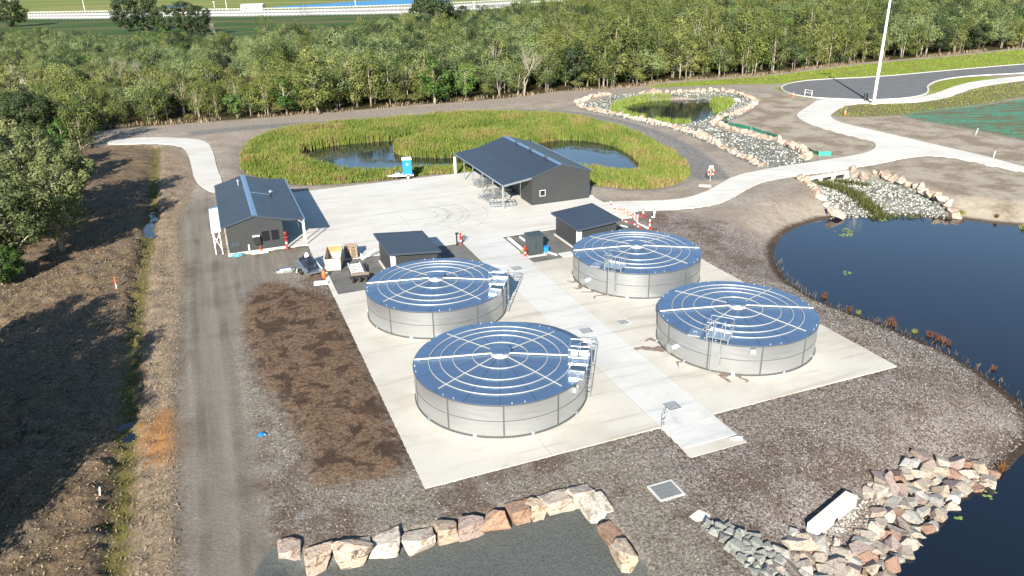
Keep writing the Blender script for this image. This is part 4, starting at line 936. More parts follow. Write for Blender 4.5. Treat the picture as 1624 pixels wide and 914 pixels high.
# box trailer of sheeting left of the skip
p = site(-1.1, 34.6); X = thing('tool_trailer', 'flat trailer loaded with dark sheeting and white pipes, left of the skip bin', 'trailer', (p[0], p[1], -.06), R(32))
b = MB(); b.box(-.8, .8, -1.7, 1.4, .35, .48); b.build('deck', M['galv'], X)
b = MB(); xs = np.linspace(-.7, .65, 8); ys = np.linspace(-1.0, 1.3, 11); r_ = random.Random(5)
vs = [(x, y, .5 + (.55 + .25 * math.sin(3 * x + 1) * math.sin(2.1 * y) + .12 * r_.random()) * min(1, 5 * min(x + .7, .65 - x, y + 1.0, 1.3 - y) + .05)) for y in ys for x in xs]
b.add(vs, [(j * 8 + i, j * 8 + i + 1, j * 8 + i + 9, j * 8 + i + 8) for j in range(10) for i in range(7)]); b.build('sheeting', M['tarp'], X)
for k, x in enumerate((-.78, -.68, -.58)):
    b = MB(); b.tube([(x, -1.6, .58 + .06 * k), (x, 1.3, .75 + .06 * k)], .055, 8); b.build('pipe', M['galv'], X)
b = MB(); b.lathe([(.2, 0), (.2, .5), (.1, .58), (.1, .66), (0, .67)], 14, (.1, .55, 1.0)); b.build('drum', M['white_plastic'], X, True)
b = MB(); b.tube([(.72, -1.5, .6), (.72, .9, .95)], .05, 8); b.build('pipe', M['white'], X)
for s in (-.88, .88):
    b = MB(); b.tube([(s - .08, -.3, .26), (s + .08, -.3, .26)], .3, 14); b.build('wheel', M['black'], X, True)
p = site(-.55, 31.25); b = MB(); b.box(-.62, .62, -.5, .5, 0, .06); b.box(-.6, .6, -.5, -.44, .06, .3)
tag(b.build('concrete_board', M['walk'], loc=(p[0], p[1], -.04), rz=R(12)), 'pale board lying at the kerb in front of the tool trailer', 'board')
p = site(-.15, 32.2); b = MB(); b.lathe([(.16, 0), (.18, .03), (.18, .55), (.1, .62), (.1, .74), (0, .75)], 12)
tag(b.build('orange_drum', M['orange'], None, True, (p[0], p[1], .03)), 'orange plastic drum standing on the kerb by the tool trailer', 'drum')
p = site(-3.1, 35.5); b = MB(); b.prism([(-.8, -.3), (-.2, -.42), (.6, -.35), (.85, .1), (.3, .4), (-.5, .38), (-.9, .1)], 0, .22); b.prism([(-.5, -.25), (.5, -.2), (.55, .15), (-.4, .2)], .22, .36)
tag(b.build('wrapped_bundle', M['galv'], loc=(p[0], p[1], -.04), rz=R(15)), 'grey wrapped bundle lying on the ground beside the mulch left of the trailers', 'bundle')
p = site(-2.2, 35.1); b = MB(); b.bar((-.05, .5, .05), (.15, -.5, .07), .1, .08); tag(b.build('post', M['white'], loc=(p[0], p[1], -.04)), 'white post lying by the grey wrapped bundle', 'post')
# step ladder leaning on shed
p = site(4.75, 35.6); S_ = thing('step_ladder', 'white aluminium ladder leaning low between the pallets and the small shed', 'ladder', (p[0], p[1], 0), R(25))
for y in (-.2, .2):
    b = MB(); b.bar((-.9, y, .02), (.55, y, .75), .05, .07); b.build('rail', M['white'], S_)
for k in range(6):
    s = .08 + .16 * k; b = MB(); b.bar((-.9 + 1.45 * s, -.2, .02 + .73 * s), (-.9 + 1.45 * s, .2, .02 + .73 * s), .05, .03); b.build('rung', M['white'], S_)
b = MB(); b.bar((-.85, -.2, .05), (-.85, -.28, .55), .04); b.bar((-.85, .2, .05), (-.85, .28, .55), .04); b.build('stay', M['white'], S_)
# bollards, hydrants, cones
def hydrant(loc, label, h=1.4, blk=False):
    t = thing('fire_hydrant', label, 'hydrant', loc, SA)
    MB().lathe([(.13, 0), (.13, .06), (.1, .08), (.1, h * .55)], 12).build('body', M['red'], t, True)
    MB().lathe([(.105, h * .30), (.105, h * .42)], 12).build('band', M['white'], t)
    MB().lathe([(.06, h * .55), (.06, h * .85), (.11, h * .86), (.11, h), (0, h + .02)], 12).build('head', M['red'], t, True)
    b = MB(); b.tube([(-.2, 0, h * .68), (.2, 0, h * .68)], .05, 8); b.build('outlet', M['red'], t)
    if blk:
        b = MB(); b.box(-.45, -.33, -.06, .06, 0, h * .95); b.box(-.5, -.2, -.08, .08, h * .95, h * 1.08); b.build('marker_post', M['black'], t)
        b = MB(); b.tube([(.1, 0, .3), (.45, .1, 1.0)], .04, 6); b.build('lever', M['black'], t)
hydrant(site(-2.25, 41.7, -.02), 'tall red standpipe with a white band at the front corner of the dark building', 1.75)
hydrant(site(13.75, 35.6, -.03), 'red hydrant with a black marker post at the corner of the gravel yard', 1.2, True)
hydrant(site(18.25, 29.85, .02), 'red and white bollard standing left of the green cabinet', 1.0)
b = MB(); r_ = random.Random(2)
for k in range(26): x, y = r_.uniform(-.2, .25), r_.uniform(-.2, .2); b.bar((x, y, 0), (x + r_.uniform(-.15, .15), y + r_.uniform(-.15, .15), r_.uniform(.2, .55)), .04, .02)
tag(b.build('weed_clump', M['grassblade'], loc=site(18.32, 30.5, -.04)), 'yellow green weed clump growing beside the cabinet and bollard', 'weed')
def bollard(px, py, label, h=1.05):
    p = atg(px, py); t = thing('traffic_bollard', label, 'bollard', p, 0, 'red and white traffic bollards')
    MB().lathe([(.22, 0), (.22, .06), (.09, .07), (.09, h * .35)], 12).build('base', M['red'] , t); MB().lathe([(.085, h * .35), (.085, h * .6)], 12).build('band', M['white'], t)
    MB().lathe([(.085, h * .6), (.085, h * .8)], 12).build('band', M['red'], t); MB().lathe([(.085, h * .8), (.085, h), (.03, h + .05), (0, h + .05)], 12).build('top', M['white'], t)
bollard(968, 334, 'red and white traffic bollard at the path edge, left end of the orange mesh'); bollard(974, 341, 'red and white traffic bollard standing second along the orange mesh barrier')
bollard(1020, 343.5, 'red and white traffic bollard standing alone on bare soil below the path'); bollard(1030, 364, 'red and white traffic bollard behind the far right tank')
p = atg(1037.5, 345); b = MB(); b.tube([(0, 0, -.1), (0, 0, .55)], .08, 8); b.lathe([(.13, .5), (.13, .95), (0, 1.0)], 10); b.box(-.3, -.04, -.04, .04, 0, .1)
tag(b.build('marker_post', M['white'], loc=p), 'white capped marker post right of the lone red bollard', 'post')
# barrier mesh
pts = [atg(x, y) for x, y in ((978, 340), (992, 345), (1006, 349), (1011, 356))]
G_ = thing('safety_barrier', 'sagging orange and white mesh barrier on stakes beside the small shed', 'barrier', pts[0])
t = NT('orange_mesh'); w = t.n('TexChecker'); t.put(w.inputs[0], t.co()); w.inputs['Scale'].default_value = 5; t.put(w.inputs[1], (.60, .11, .06, 1)); t.put(w.inputs[2], (.75, .52, .47, 1)); t.set(w.outputs[0], .7); M['mesh'] = t.m
for k in range(len(pts)):
    b = MB(); q = pts[k] - pts[0]; b.tube([(q[0], q[1], q[2] - .1), (q[0], q[1], q[2] + 1.1)], .03, 6); b.build('stake', M['white'], G_)
for k in range(len(pts) - 1):
    b = MB(); n = 8
    for i in range(n + 1):
        s = i / n; q = pts[k] * (1 - s) + pts[k + 1] * s - pts[0]; sag = .22 * math.sin(math.pi * s)
        for j in range(4): b.v.append((q[0] + .05 * math.sin(9 * s + j), q[1] + .06 * math.cos(7 * s + 2 * j), q[2] + .12 + (.9 - sag) * j / 3))
    b.f = [(i * 4 + j, i * 4 + 4 + j, i * 4 + 5 + j, i * 4 + 1 + j) for i in range(n) for j in range(3)]
    b.build('mesh_panel', M['mesh'], G_)
for (x0, y0, x1, y1, h, mt, lab) in ((980, 352, 999, 357, .35, 'red', 'red plastic barrier board lying beside the small shed'), (1003, 358, 1016, 366, .35, 'red', 'red and white barrier board lying behind the far right tank'), (1010, 357, 1028, 365, .25, 'white', 'white barrier board lying behind the far right tank'), (984, 361, 995, 364, .3, 'white', 'pale pipe bundle lying at the back of the small shed')):
    a, c = atg(x0, y0), atg(x1, y1); b = MB(); d = c - a
    n = 5
    for k in range(n): b.bar(tuple(d * k / n + (0, 0, .15)), tuple(d * (k + .92) / n + (0, 0, .15)), .12, h)
    bb = b.build('barrier_board', M[mt], loc=a); bb.data.materials.append(M['white'])
    for i, pl in enumerate(bb.data.polygons): pl.material_index = (i // 6) % 2
    tag(bb, lab, 'barrier board')
# bits at the front wall of building A
for x, y, lab in ((372.5, 402, 'short white bollard at the left end of the dark building front'), (396.5, 400, 'short white bollard near the middle of the dark building front')):
    p = at(x, y); b = MB(); b.lathe([(.085, -.1), (.085, .72), (.04, .78), (0, .78)], 12); tag(b.build('bollard', M['white'], None, True, (p[0], p[1], 0)), lab, 'bollard', 'white bollards by the building')
p = at(377, 406); b = MB(); r_ = random.Random(8)
for k in range(5): b.tube([(.55 * math.cos(a) * (1 - .1 * k) + r_.uniform(-.1, .1), .32 * math.sin(a) * (1 - .1 * k) + r_.uniform(-.08, .08), .05 + .05 * k) for a in np.linspace(0, 5.9, 16)], .035, 6)
tag(b.build('hose_coil', M['teal'], loc=(p[0], p[1], -.03), rz=SA), 'tangled turquoise hose on the ground at the dark building front', 'hose')
for x, y, lab in ((406, 402, 'white plank lying left along the dark building front'), (419, 400.5, 'white plank lying right along the dark building front')):
    p = at(x, y); b = MB(); b.box(-.4, .4, -.09, .09, 0, .14); tag(b.build('plank', M['white'], loc=(p[0], p[1], -.04), rz=SA), lab, 'plank')
p = at(414, 398); b = MB(); b.lathe([(.16, 0), (.16, .03), (.06, .05), (.02, .42), (0, .42)], 10); tag(b.build('traffic_cone', M['orange'], loc=(p[0], p[1], .08)), 'small orange cone on a plank below the dark building window', 'cone')
# galvanised frames under the lean-to
def frame_stack(cx, cy, lab, n, seed):
    p = at(cx, cy); t = thing('steel_frame_stack', lab, 'steel frames', (p[0], p[1], .01), SA + R(12 * math.sin(seed)), 'stacks of galvanised frames')
    r_ = random.Random(seed)
    for k in range(n):
        b = MB(); z = .06 + .13 * k; w, l = .85 + .1 * r_.random(), 1.25 + .2 * r_.random()
        for y in (-w, w): b.bar((-l, y, z), (l, y, z), .05, .05)
        for x in np.linspace(-l, l, 8): b.bar((x, -w, z), (x, w, z), .04, .04)
        f = b.build('frame', M['galv'], t); f.location = (r_.uniform(-.2, .2), r_.uniform(-.15, .15), 0); f.rotation_euler = (0, 0, R(r_.uniform(-8, 8)))
    for x in (-.8, .8):
        b = MB(); b.bar((x, -.9, .02), (x, .9, .02), .09, .08); b.build('bearer', M['timber'], t)
frame_stack(768, 294, 'galvanised steel frames stacked farthest inside the lean-to of the big shed', 6, 1)
frame_stack(781, 314, 'galvanised steel frames stacked in the middle of the lean-to edge', 4, 2)
frame_stack(796, 326, 'galvanised steel frames stacked at the near corner of the lean-to', 4, 4)
frame_stack(790, 304, 'galvanised steel frames stacked against the door of the big shed', 3, 6)

# ------------------------------------------------------------------ eastern road, pole, culvert and markers
p = atg(1385, 165); P_ = thing('light_pole', 'tall white floodlight pole on a pale footing beside the footpath', 'light pole', (p[0], p[1], -.05))
b = MB(); b.lathe([(.33, .2), (.28, 6), (.22, 13), (.15, 21.5)], 16); b.build('shaft', M['white'], P_, True)
b = MB(); b.lathe([(.75, -.3), (.75, .14), (.62, .18)], 24); b.build('footing', M['kerb'], P_)
b = MB(); b.lathe([(.46, .16), (.46, .22)], 16)
for k in range(8): a = k * math.pi / 4; b.box(.40 * math.cos(a) - .025, .40 * math.cos(a) + .025, .40 * math.sin(a) - .025, .40 * math.sin(a) + .025, .2, .34)
b.build('base_plate', M['galv'], P_)
b = MB(); b.box(-1.3, 1.3, -.08, .08, 21.0, 21.2); hd = b.build('cross_arm', M['galv'], P_)
for x in (-1.1, 0, 1.1): b = MB(); b.box(x - .3, x + .3, -.45, .05, 21.2, 21.65); b.build('floodlight', M['galv'], hd)
p = at(1379, 160); b = MB(); b.box(-.32, .32, -.2, .2, 0, 1.15); b.box(-.36, .36, -.24, .24, 1.15, 1.22); cb = tag(b.build('switch_cabinet', M['green_cabinet'], loc=(p[0] - .3, p[1] + 1.2, 0)), 'small dark cabinet at the foot of the light pole', 'cabinet')
a, c = at(1276, 152), at(1287, 154); Q = thing('crowd_barrier', 'white tubular barrier at the edge of the asphalt', 'barrier', a)
d = c - a
for s in (0, 1): b = MB(); b.tube([tuple(d * s), tuple(d * s + (0, 0, 1.25))], .05, 8); b.build('post', M['white'], Q)
for z in (.7, 1.22): b = MB(); b.tube([(0, 0, z), tuple(d + (0, 0, z))], .04, 8); b.build('rail', M['white'], Q)
for x, y, lab in ((1258, 153, 'orange and white cone beside the kerb left of the barrier frame'), (1340, 182, 'orange and white cone at the grass beside the bend in the white path')):
    p = atg(x, y); t = thing('traffic_cone', lab, 'cone', p)
    MB().lathe([(.28, 0), (.28, .05), (.2, .06), (.13, .4)], 12).build('base', M['orange'], t); MB().lathe([(.135, .4), (.09, .62)], 12).build('band', M['white'], t); MB().lathe([(.09, .62), (.05, .9), (0, .9)], 12).build('tip', M['orange'], t)
for x, y, h, lean, lab in ((1547, 214, 1.0, .5, 'leaning white stake on the soil below the green seeded slope'), (1565, 264, .9, .25, 'thin pale stake, left of the pair at the lower edge of the right hand path'), (1571, 263, .95, .15, 'thin pale stake, right of the pair at the lower edge of the right hand path'), (1575, 250, .9, .3, 'thin pale stake at the upper edge of the right hand path'), (185, 458, 1.1, .1, 'pink tipped stake in rough ground left of the ditch'), (158, 785, .5, .3, 'short white stake in the tree shadow at lower left')):
    p = atg(x, y); b = MB(); b.bar((0, 0, -.1), (lean * .4, 0, h), .07, .07)
    s_ = tag(b.build('survey_stake', M['white'], loc=p), lab, 'stake')
    if x == 185: b = MB(); b.bar((.02, 0, .45), (lean * .4, 0, h + .02), .09, .09); b.build('tip', M['orange'], s_)
# lifebuoy
p = atg(1126, 287); V = thing('lifebuoy_station', 'orange lifebuoy hanging on a post beside the gravel track', 'lifebuoy', p)
b = MB(); b.box(-.05, .05, -.04, .04, -.2, 1.75); b.build('post', M['galv'], V)
b = MB(); b.tube([(.40 * math.cos(k * .3927), -.09, 1.15 + .40 * math.sin(k * .3927)) for k in range(16)], .10, 8, True); lr = b.build('lifebuoy', M['orange'], V, True)
for k in range(4): a = math.pi / 4 + k * math.pi / 2; b = MB(); b.tube([(.40 * math.cos(a + e), -.09, 1.15 + .40 * math.sin(a + e)) for e in (-.15, 0, .15)], .108, 8); b.build('band', M['white'], lr)
b = MB(); b.box(-.26, .26, -.07, -.045, 1.6, 1.95); b.build('sign_plate', M['white'], V)
p = atg(1118, 295); b = MB(); b.box(-.75, .75, -.5, .5, -.1, .05); tag(b.build('inspection_cover', M['path'], loc=p, rz=R(-15)), 'pale square pit lid on bare ground beside the lifebuoy post', 'inspection cover')

# culvert under the path
a, c = at(1281, 283.5, -.05), at(1346, 272.5, -.05); d = c - a; ln = float(np.hypot(d[0], d[1])); az = math.atan2(d[1], d[0])
U_ = thing('culvert', 'pale concrete culvert with three openings under the path above the rock chute', 'culvert', (a[0], a[1], -1.05), az)
b = MB(); h0, h1 = .18, .78; n = 3; w = .35; bay = (ln - w) / n - w
b.box(0, ln, -.05, .5, h1, 1.06); b.box(0, ln, -.05, .5, 0, h0)
b.build('headwall', M['path'], U_)
for k in range(n + 1): b = MB(); x = k * (bay + w); b.box(x, x + w, -.045, .495, h0, h1); b.build('pier', M['path'], U_)
for k in range(n): b = MB(); x = w + k * (bay + w); b.box(x, x + bay, .35, .49, h0, h1); b.build('barrel', M['dark'], U_)
# headwall block above the riprap
zt = -.12
q = [at(x, y, zt)[:2] for x, y in ((1280.6, 828.5), (1300.5, 835), (1361, 786.5), (1341, 778))]; cx_, cy_ = np.mean([k[0] for k in q]), np.mean([k[1] for k in q])
H_ = thing('outlet_block', 'long white concrete outlet block lying above the rock riprap', 'concrete block', (cx_, cy_, zt - 1.0))
b = MB(); b.prism([(k[0] - cx_, k[1] - cy_) for k in q], 0, 1.0); bb = b.build('block', M['path'], H_)
md = bb.modifiers.new('bevel', 'BEVEL'); md.width = .02; md.segments = 2
f0, f1 = np.array(q[1]) - (cx_, cy_), np.array(q[2]) - (cx_, cy_)
m0 = f0 * .55 + f1 * .45; dd = (f1 - f0) / np.linalg.norm(f1 - f0); nn = np.array([dd[1], -dd[0]])
block_poly = np.array(q)
b = MB(); b.tube([(*(m0 + nn * .02), .45), (*(m0 - nn * .2), .45)], .17, 16); b.build('outlet_pipe', M['dark'], H_)

# ------------------------------------------------------------------ rocks
def ico(sub):
    bm = bmesh.new(); bmesh.ops.create_icosphere(bm, subdivisions=sub, radius=1.0)
    v = np.array([tuple(q.co) for q in bm.verts]); f = np.array([[q.index for q in p.verts] for p in bm.faces]); bm.free(); return v, f
ICO = {k: ico(k) for k in (1, 2, 3)}
def rock_shape(seed, sub=1, planes=6, nz=.06):
    """low stone for the stone beds"""
    r_ = np.random.default_rng(seed); v = ICO[sub][0].copy()
    for _ in range(planes):
        n = r_.normal(size=3); n /= np.linalg.norm(n); v -= np.maximum(0, v @ n - r_.uniform(.45, .75))[:, None] * n
    return v * (1 + nz * r_.normal(size=(len(v), 1))) * np.array([r_.uniform(.95, 1.3), r_.uniform(.8, 1.0), r_.uniform(.7, .95)])
def rock_mesh(name, seed, mat, rough_cuts=0, jit=.34):
    """quarried stone: a block cut by tilted planes, then chipped"""
    r_ = np.random.default_rng(seed); bm = bmesh.new(); bmesh.ops.create_cube(bm, size=2.6)
    cuts = [(np.eye(3)[i % 3] * (1 if i < 3 else -1) + r_.normal(size=3) * jit, r_.uniform(.52, .80)) for i in range(6)] + [(r_.normal(size=3), r_.uniform(.72, .95)) for _ in range(5)]
    for n, d in cuts:
        n = Vector(n).normalized(); bmesh.ops.bisect_plane(bm, geom=bm.verts[:] + bm.edges[:] + bm.faces[:], plane_co=n * d, plane_no=n, clear_outer=True)
        ed = [e for e in bm.edges if e.is_boundary]
        if ed: bmesh.ops.holes_fill(bm, edges=ed, sides=0)
    bmesh.ops.remove_doubles(bm, verts=bm.verts[:], dist=.03)
    bmesh.ops.bevel(bm, geom=bm.edges[:], offset=.05, segments=1, affect='EDGES', clamp_overlap=True)
    bmesh.ops.triangulate(bm, faces=bm.faces[:])
    if rough_cuts:
        bmesh.ops.subdivide_edges(bm, edges=[e for e in bm.edges if e.calc_length() > .25], cuts=rough_cuts, use_grid_fill=True); bmesh.ops.triangulate(bm, faces=bm.faces[:])
        for v in bm.verts:
            c = np.array(v.co); k = float(fbm(np.array([c[0] * 2.2 + c[2] * 1.3 + seed]), np.array([c[1] * 2.2 - c[2] * 1.7]), 3, seed)[0]); v.co *= 1 + .10 * k
    me = bpy.data.meshes.new(name); bm.to_mesh(me); bm.free(); me.materials.append(mat); return me
RK = [rock_mesh('boulder', 100 + k, M['rock']) for k in range(14)]
RG = [rock_mesh('rock', 200 + k, M['rock_grey']) for k in range(8)]
def tone(name, a, stain): return rockmat(name, [(0, tuple(q * .92 for q in a)), (1, tuple(min(1, q * 1.08) for q in a))], stain)
TONE = {'cream': tone('cream_rock', (.56, .49, .41), (.30, .20, .15)), 'pink': tone('pinkish_rock', (.47, .38, .33), (.20, .12, .10)), 'dark': tone('dark_topped_rock', (.54, .43, .34), (.06, .045, .04)),
        'grey': tone('grey_cream_rock', (.54, .50, .43), (.24, .21, .18)), 'rust': tone('rusty_rock', (.40, .27, .19), (.22, .10, .06)), 'tan': tone('tan_rock', (.47, .39, .30), (.20, .14, .09))}
def tone2(name, a, st_, s2): return rockmat(name, [(0, tuple(q * .8 for q in a)), (1, tuple(min(1, q * 1.12) for q in a))], st_, s2)
RTONE = {'cream': tone2('cream_riprap', (.53, .475, .40), (.30, .25, .21), (.40, .32, .25)), 'pink': tone2('pinkish_riprap', (.44, .36, .32), (.26, .19, .17), (.36, .27, .23)), 'dark': tone2('dark_riprap', (.33, .29, .26), (.12, .10, .09), (.25, .19, .15)),
         'grey': tone2('grey_riprap', (.44, .43, .40), (.27, .26, .24), (.34, .31, .28)), 'rust': tone2('rusty_riprap', (.36, .24, .18), (.24, .14, .10), (.30, .19, .13)), 'tan': tone2('tan_riprap', (.46, .39, .31), (.28, .22, .17), (.36, .27, .19))}
FRONT = [(461, 877, 38, 32, 'pink', 'rounded pinkish boulder at the left end of the front row'), (500, 887, 54, 34, 'dark', 'long dark topped boulder, second from the left end of the front row'),
         (556, 879, 64, 42, 'dark', 'largest dark topped boulder of the front row, third from left'), (612, 866, 52, 34, 'grey', 'pale grey boulder between a dark topped and a long cream one in the front row'),
         (665, 856, 54, 38, 'cream', 'long cream boulder, fifth from the left in the front row'), (707, 843, 38, 44, 'tan', 'upright tan boulder in the middle of the front row, right of the long cream one'),
         (746, 836, 48, 38, 'pink', 'squarish pinkish boulder between the upright tan one and an orange one'), (784, 826, 48, 32, 'rust', 'low orange brown boulder in the front row, right of the squarish pinkish one'),
         (822, 813, 38, 34, 'rust', 'rusty red brown boulder touching a narrow tan one in the front row'), (850, 806, 34, 36, 'tan', 'narrow tan boulder between the rusty one and a large cream one'),
         (883, 799, 54, 36, 'cream', 'large cream boulder just left of the corner boulder'), (921, 787, 40, 40, 'cream', 'tall cream boulder at the corner of the front row'),
         (946, 810, 44, 42, 'grey', 'grey cream boulder next after the corner, going down towards the viewer'), (969, 848, 40, 46, 'rust', 'bright orange boulder on the right arm of the front row'),
         (989, 880, 30, 38, 'tan', 'last narrow tan boulder at the lower right end of the front row')]
for k, (x, y, w, h, tn, lab) in enumerate(FRONT):
    p = at(x, y, -.28); sc = FPX / float(np.linalg.norm(p - np.array([0, 0, CAMH]))); rx = w / sc / 2 * 1.06; rz_ = h / sc / 2 * .96
    me = rock_mesh('boulder', 300 + k, TONE[tn], 2, .16); v = np.array([q.co[:] for q in me.vertices]); e = np.abs(v).max(0)
    az, sz_ = SA, (rx, min(rx * .85, .62), rz_)
    if k >= 12: dr = at(989, 880, -.3) - at(935, 795, -.3); az = math.atan2(dr[1], dr[0]); sz_ = (h / sc / 2 * 1.45, w / sc / 2 * .95, .5)
    o = link('boulder', me, None, p, az, (sz_[0] / e[0], sz_[1] / e[1], sz_[2] / e[2])); tag(o, lab, 'boulder', 'boulder retaining row at the front')
def rock_line(px, step, size, lab, group, seed, lift=.2, ends=('left end', 'right end')):
    r_ = random.Random(seed); w = np.array([atg(x, y)[:2] for x, y in px]); q = resample(w, step)
    for i, (x, y) in enumerate(q):
        x += r_.uniform(-.15, .15); y += r_.uniform(-.15, .15); s = size * r_.uniform(.75, 1.25)
        o = link('boulder', r_.choice(RK), None, (x, y, float(gz(x, y)) + s * lift), r_.uniform(0, 6.28), (s, s * r_.uniform(.8, 1.1), s * r_.uniform(.6, .9))); tr3 = ('near the start' if i < len(q) / 3 else 'in the middle third' if i < 2 * len(q) / 3 else 'in the last third'); l3 = lab + ', ' + {'near the start': ends[0], 'in the middle third': 'middle stretch', 'in the last third': ends[1]}[tr3]; tag(o, l3, 'boulder', group + ', ' + tr3)
rock_line([(916, 163), (930, 158), (948, 153), (964, 150.5)], 1.2, .72, 'tan boulder on the far left rim of the small upper pond', 'boulders on the far left rim of the upper pond', 1)
rock_line([(1018, 149), (1080, 146.5), (1130, 145), (1152, 145), (1166, 148), (1180, 152), (1192, 158), (1198, 164), (1191, 170), (1178, 177), (1163, 182), (1148, 187), (1138, 190)], 1.35, .75, 'cream boulder on the far and right rim of the small upper pond', 'boulders on the far right rim of the upper pond', 2)
rock_line([(917, 168), (935, 174), (948, 177), (962, 179), (985, 182.5), (1000, 187), (1018, 191), (1040, 195), (1060, 200), (1080, 205), (1093, 209), (1110, 215), (1125, 223), (1145, 233), (1160, 241), (1180, 250), (1195, 257), (1207, 263)], 1.25, .66, 'boulder in the row between the gravel track and the upper pond', 'boulders between the track and the upper pond', 3)
rock_line([(1130, 194), (1140, 199), (1152, 203), (1168, 207.5), (1185, 212), (1200, 217), (1215, 220), (1230, 223), (1243, 227), (1255, 231), (1266, 237), (1275, 244), (1279, 251)], 1.15, .68, 'boulder in the row along the dark silt fence beside the stone spillway', 'boulders along the silt fence', 4)
rock_line([(1271, 284), (1281, 292), (1294, 304), (1301, 316), (1310, 326), (1316, 335)], 1.0, .60, 'boulder in the left row of the chute below the culvert', 'boulders left of the chute', 5, .3, ('upper end', 'lower end'))
rock_line([(1351, 274), (1365, 278), (1385, 281), (1405, 285), (1420, 290), (1432, 293), (1446, 298), (1462, 303), (1478, 309), (1491, 316), (1501, 326), (1507, 335), (1513, 344)], 1.05, .62, 'boulder in the right row of the chute below the culvert', 'boulders right of the chute', 6, .3, ('upper end', 'lower end'))
p = at(1327, 343, -1.3); o = link('boulder', rock_mesh('boulder', 411, TONE['cream'], 2), None, p + np.array([0, 0, .25]), .3, (1.0, .8, .6)); tag(o, 'largest cream boulder at the waterline, lower end of the left chute row', 'boulder')
p = at(1169, 159, -.3); o = link('boulder', rock_mesh('boulder', 412, M['white']), None, p, .3, (1.0, .7, .5)); tag(o, 'white block lying on the stones inside the right rim of the upper pond', 'boulder')
p = at(1109, 826, -.35); b = MB(); b.prism([(-.55, -.05), (-.3, -.42), (.28, -.38), (.56, .05), (.05, .48)], -.3, .34); o = b.build('boulder', M['path'], loc=p); m_ = o.modifiers.new('bevel', 'BEVEL'); m_.width = .04; m_.segments = 2
tag(o, 'white five sided block at the top of the grey stone swale', 'boulder')
# riprap: each stone by itself
rip = wpoly([(1442, 734), (1500, 731), (1560, 740), (1588, 752), (1560, 766), (1535, 778), (1508, 800), (1484, 826), (1454, 856), (1424, 886), (1384, 925), (1300, 935), (1205, 922), (1245, 880), (1262, 858), (1290, 852), (1330, 826), (1364, 798), (1380, 775), (1412, 766)], -1.15, 1)
swale = wpoly([(1108, 842), (1128, 838), (1165, 850), (1200, 862), (1245, 884), (1250, 930), (1210, 930), (1180, 905), (1140, 870)], -.45, 1)
def scatter(poly, n, rlo, rhi, seed, pack=.8, power=1.5):
    r_ = np.random.default_rng(seed); lo, hi = poly.min(0), poly.max(0); out = np.zeros((0, 3))
    cand = np.stack([r_.uniform(lo[0], hi[0], n), r_.uniform(lo[1], hi[1], n)], -1); cand = cand[sdist(cand[:, 0], cand[:, 1], poly, 1.) > 0]
    rad = np.sort(rlo + (rhi - rlo) * r_.random(len(cand)) ** power)[::-1]
    for (x, y), r in zip(cand, rad):
        if len(out) == 0 or (np.hypot(out[:, 0] - x, out[:, 1] - y) > pack * (out[:, 2] + r)).all(): out = np.vstack([out, [x, y, r]])
    return out
st = scatter(rip, 12000, .14, .42, 5, .74); bk = np.maximum(sdist(st[:, 0], st[:, 1], block_poly, 2.), sdist(st[:, 0], st[:, 1], wpoly([(1302, 850), (1364, 797), (1385, 803), (1340, 848), (1318, 860)], -1.0, 0), 2.)); st = st[bk < -.22]
st_main, st_rest = st[:260], st[260:]
r_ = random.Random(9); RT = {tn: [rock_mesh('rock', 500 + 10 * i + k, RTONE[tn]) for k in range(5)] for i, tn in enumerate(RTONE)}
WORD = {'cream': 'cream', 'pink': 'pinkish', 'dark': 'dark stained', 'grey': 'pale grey', 'rust': 'rust brown', 'tan': 'tan'}
for x, y, r in st_main:
    tn = r_.choice(['cream', 'cream', 'cream', 'pink', 'pink', 'grey', 'grey', 'grey', 'grey', 'tan', 'tan', 'rust', 'dark', 'pink', 'cream'])
    dw = -float(sdist(np.array([x]), np.array([y]), big_pond, 9.)[0]); du = float(np.hypot(x - cx_, y - cy_)); sz = 'large' if r > .30 else 'small' if r < .21 else 'middling'
    zn = 'at the dark water edge of the riprap' if dw < .7 else 'close beside the outlet block in the riprap' if du < 3.4 else 'at the upper right end of the riprap' if x > cx_ + 2.4 and y > cy_ - .5 else 'at the lower left of the riprap below the outlet block' if x < cx_ else 'in the middle of the riprap slope'
    lab = '%s %s rock %s' % (sz, WORD[tn], zn)
    o = link('rock', r_.choice(RT[tn]), None, (x, y, float(gz(x, y)) + r * .28), r_.uniform(0, 6.28), (r * 1.25, r * r_.uniform(.9, 1.25), r * r_.uniform(.6, .9)))
    o.rotation_euler = (r_.uniform(-.4, .4), r_.uniform(-.4, .4), r_.uniform(0, 6.28))
    tag(o, lab, 'rock', 'riprap: ' + lab)
ss_ = scatter(swale, 5000, .12, .30, 6, .72)
y_lo, y_hi = np.quantile(ss_[:, 1], (.33, .67))
for x, y, r in ss_[:85]:
    o = link('rock', r_.choice(RG), None, (x, y, float(gz(x, y)) + r * .3), r_.uniform(0, 6.28), (r * 1.06, r * r_.uniform(.8, 1.1), r * r_.uniform(.7, .95)))
    lab = '%s blue grey stone in the narrow swale, %s' % ('large' if r > .2 else 'small', 'close below the white five sided block' if y > y_hi else 'beside the riprap at the bottom' if y < y_lo else 'in its middle stretch'); tag(o, lab, 'rock', 'swale: ' + lab)
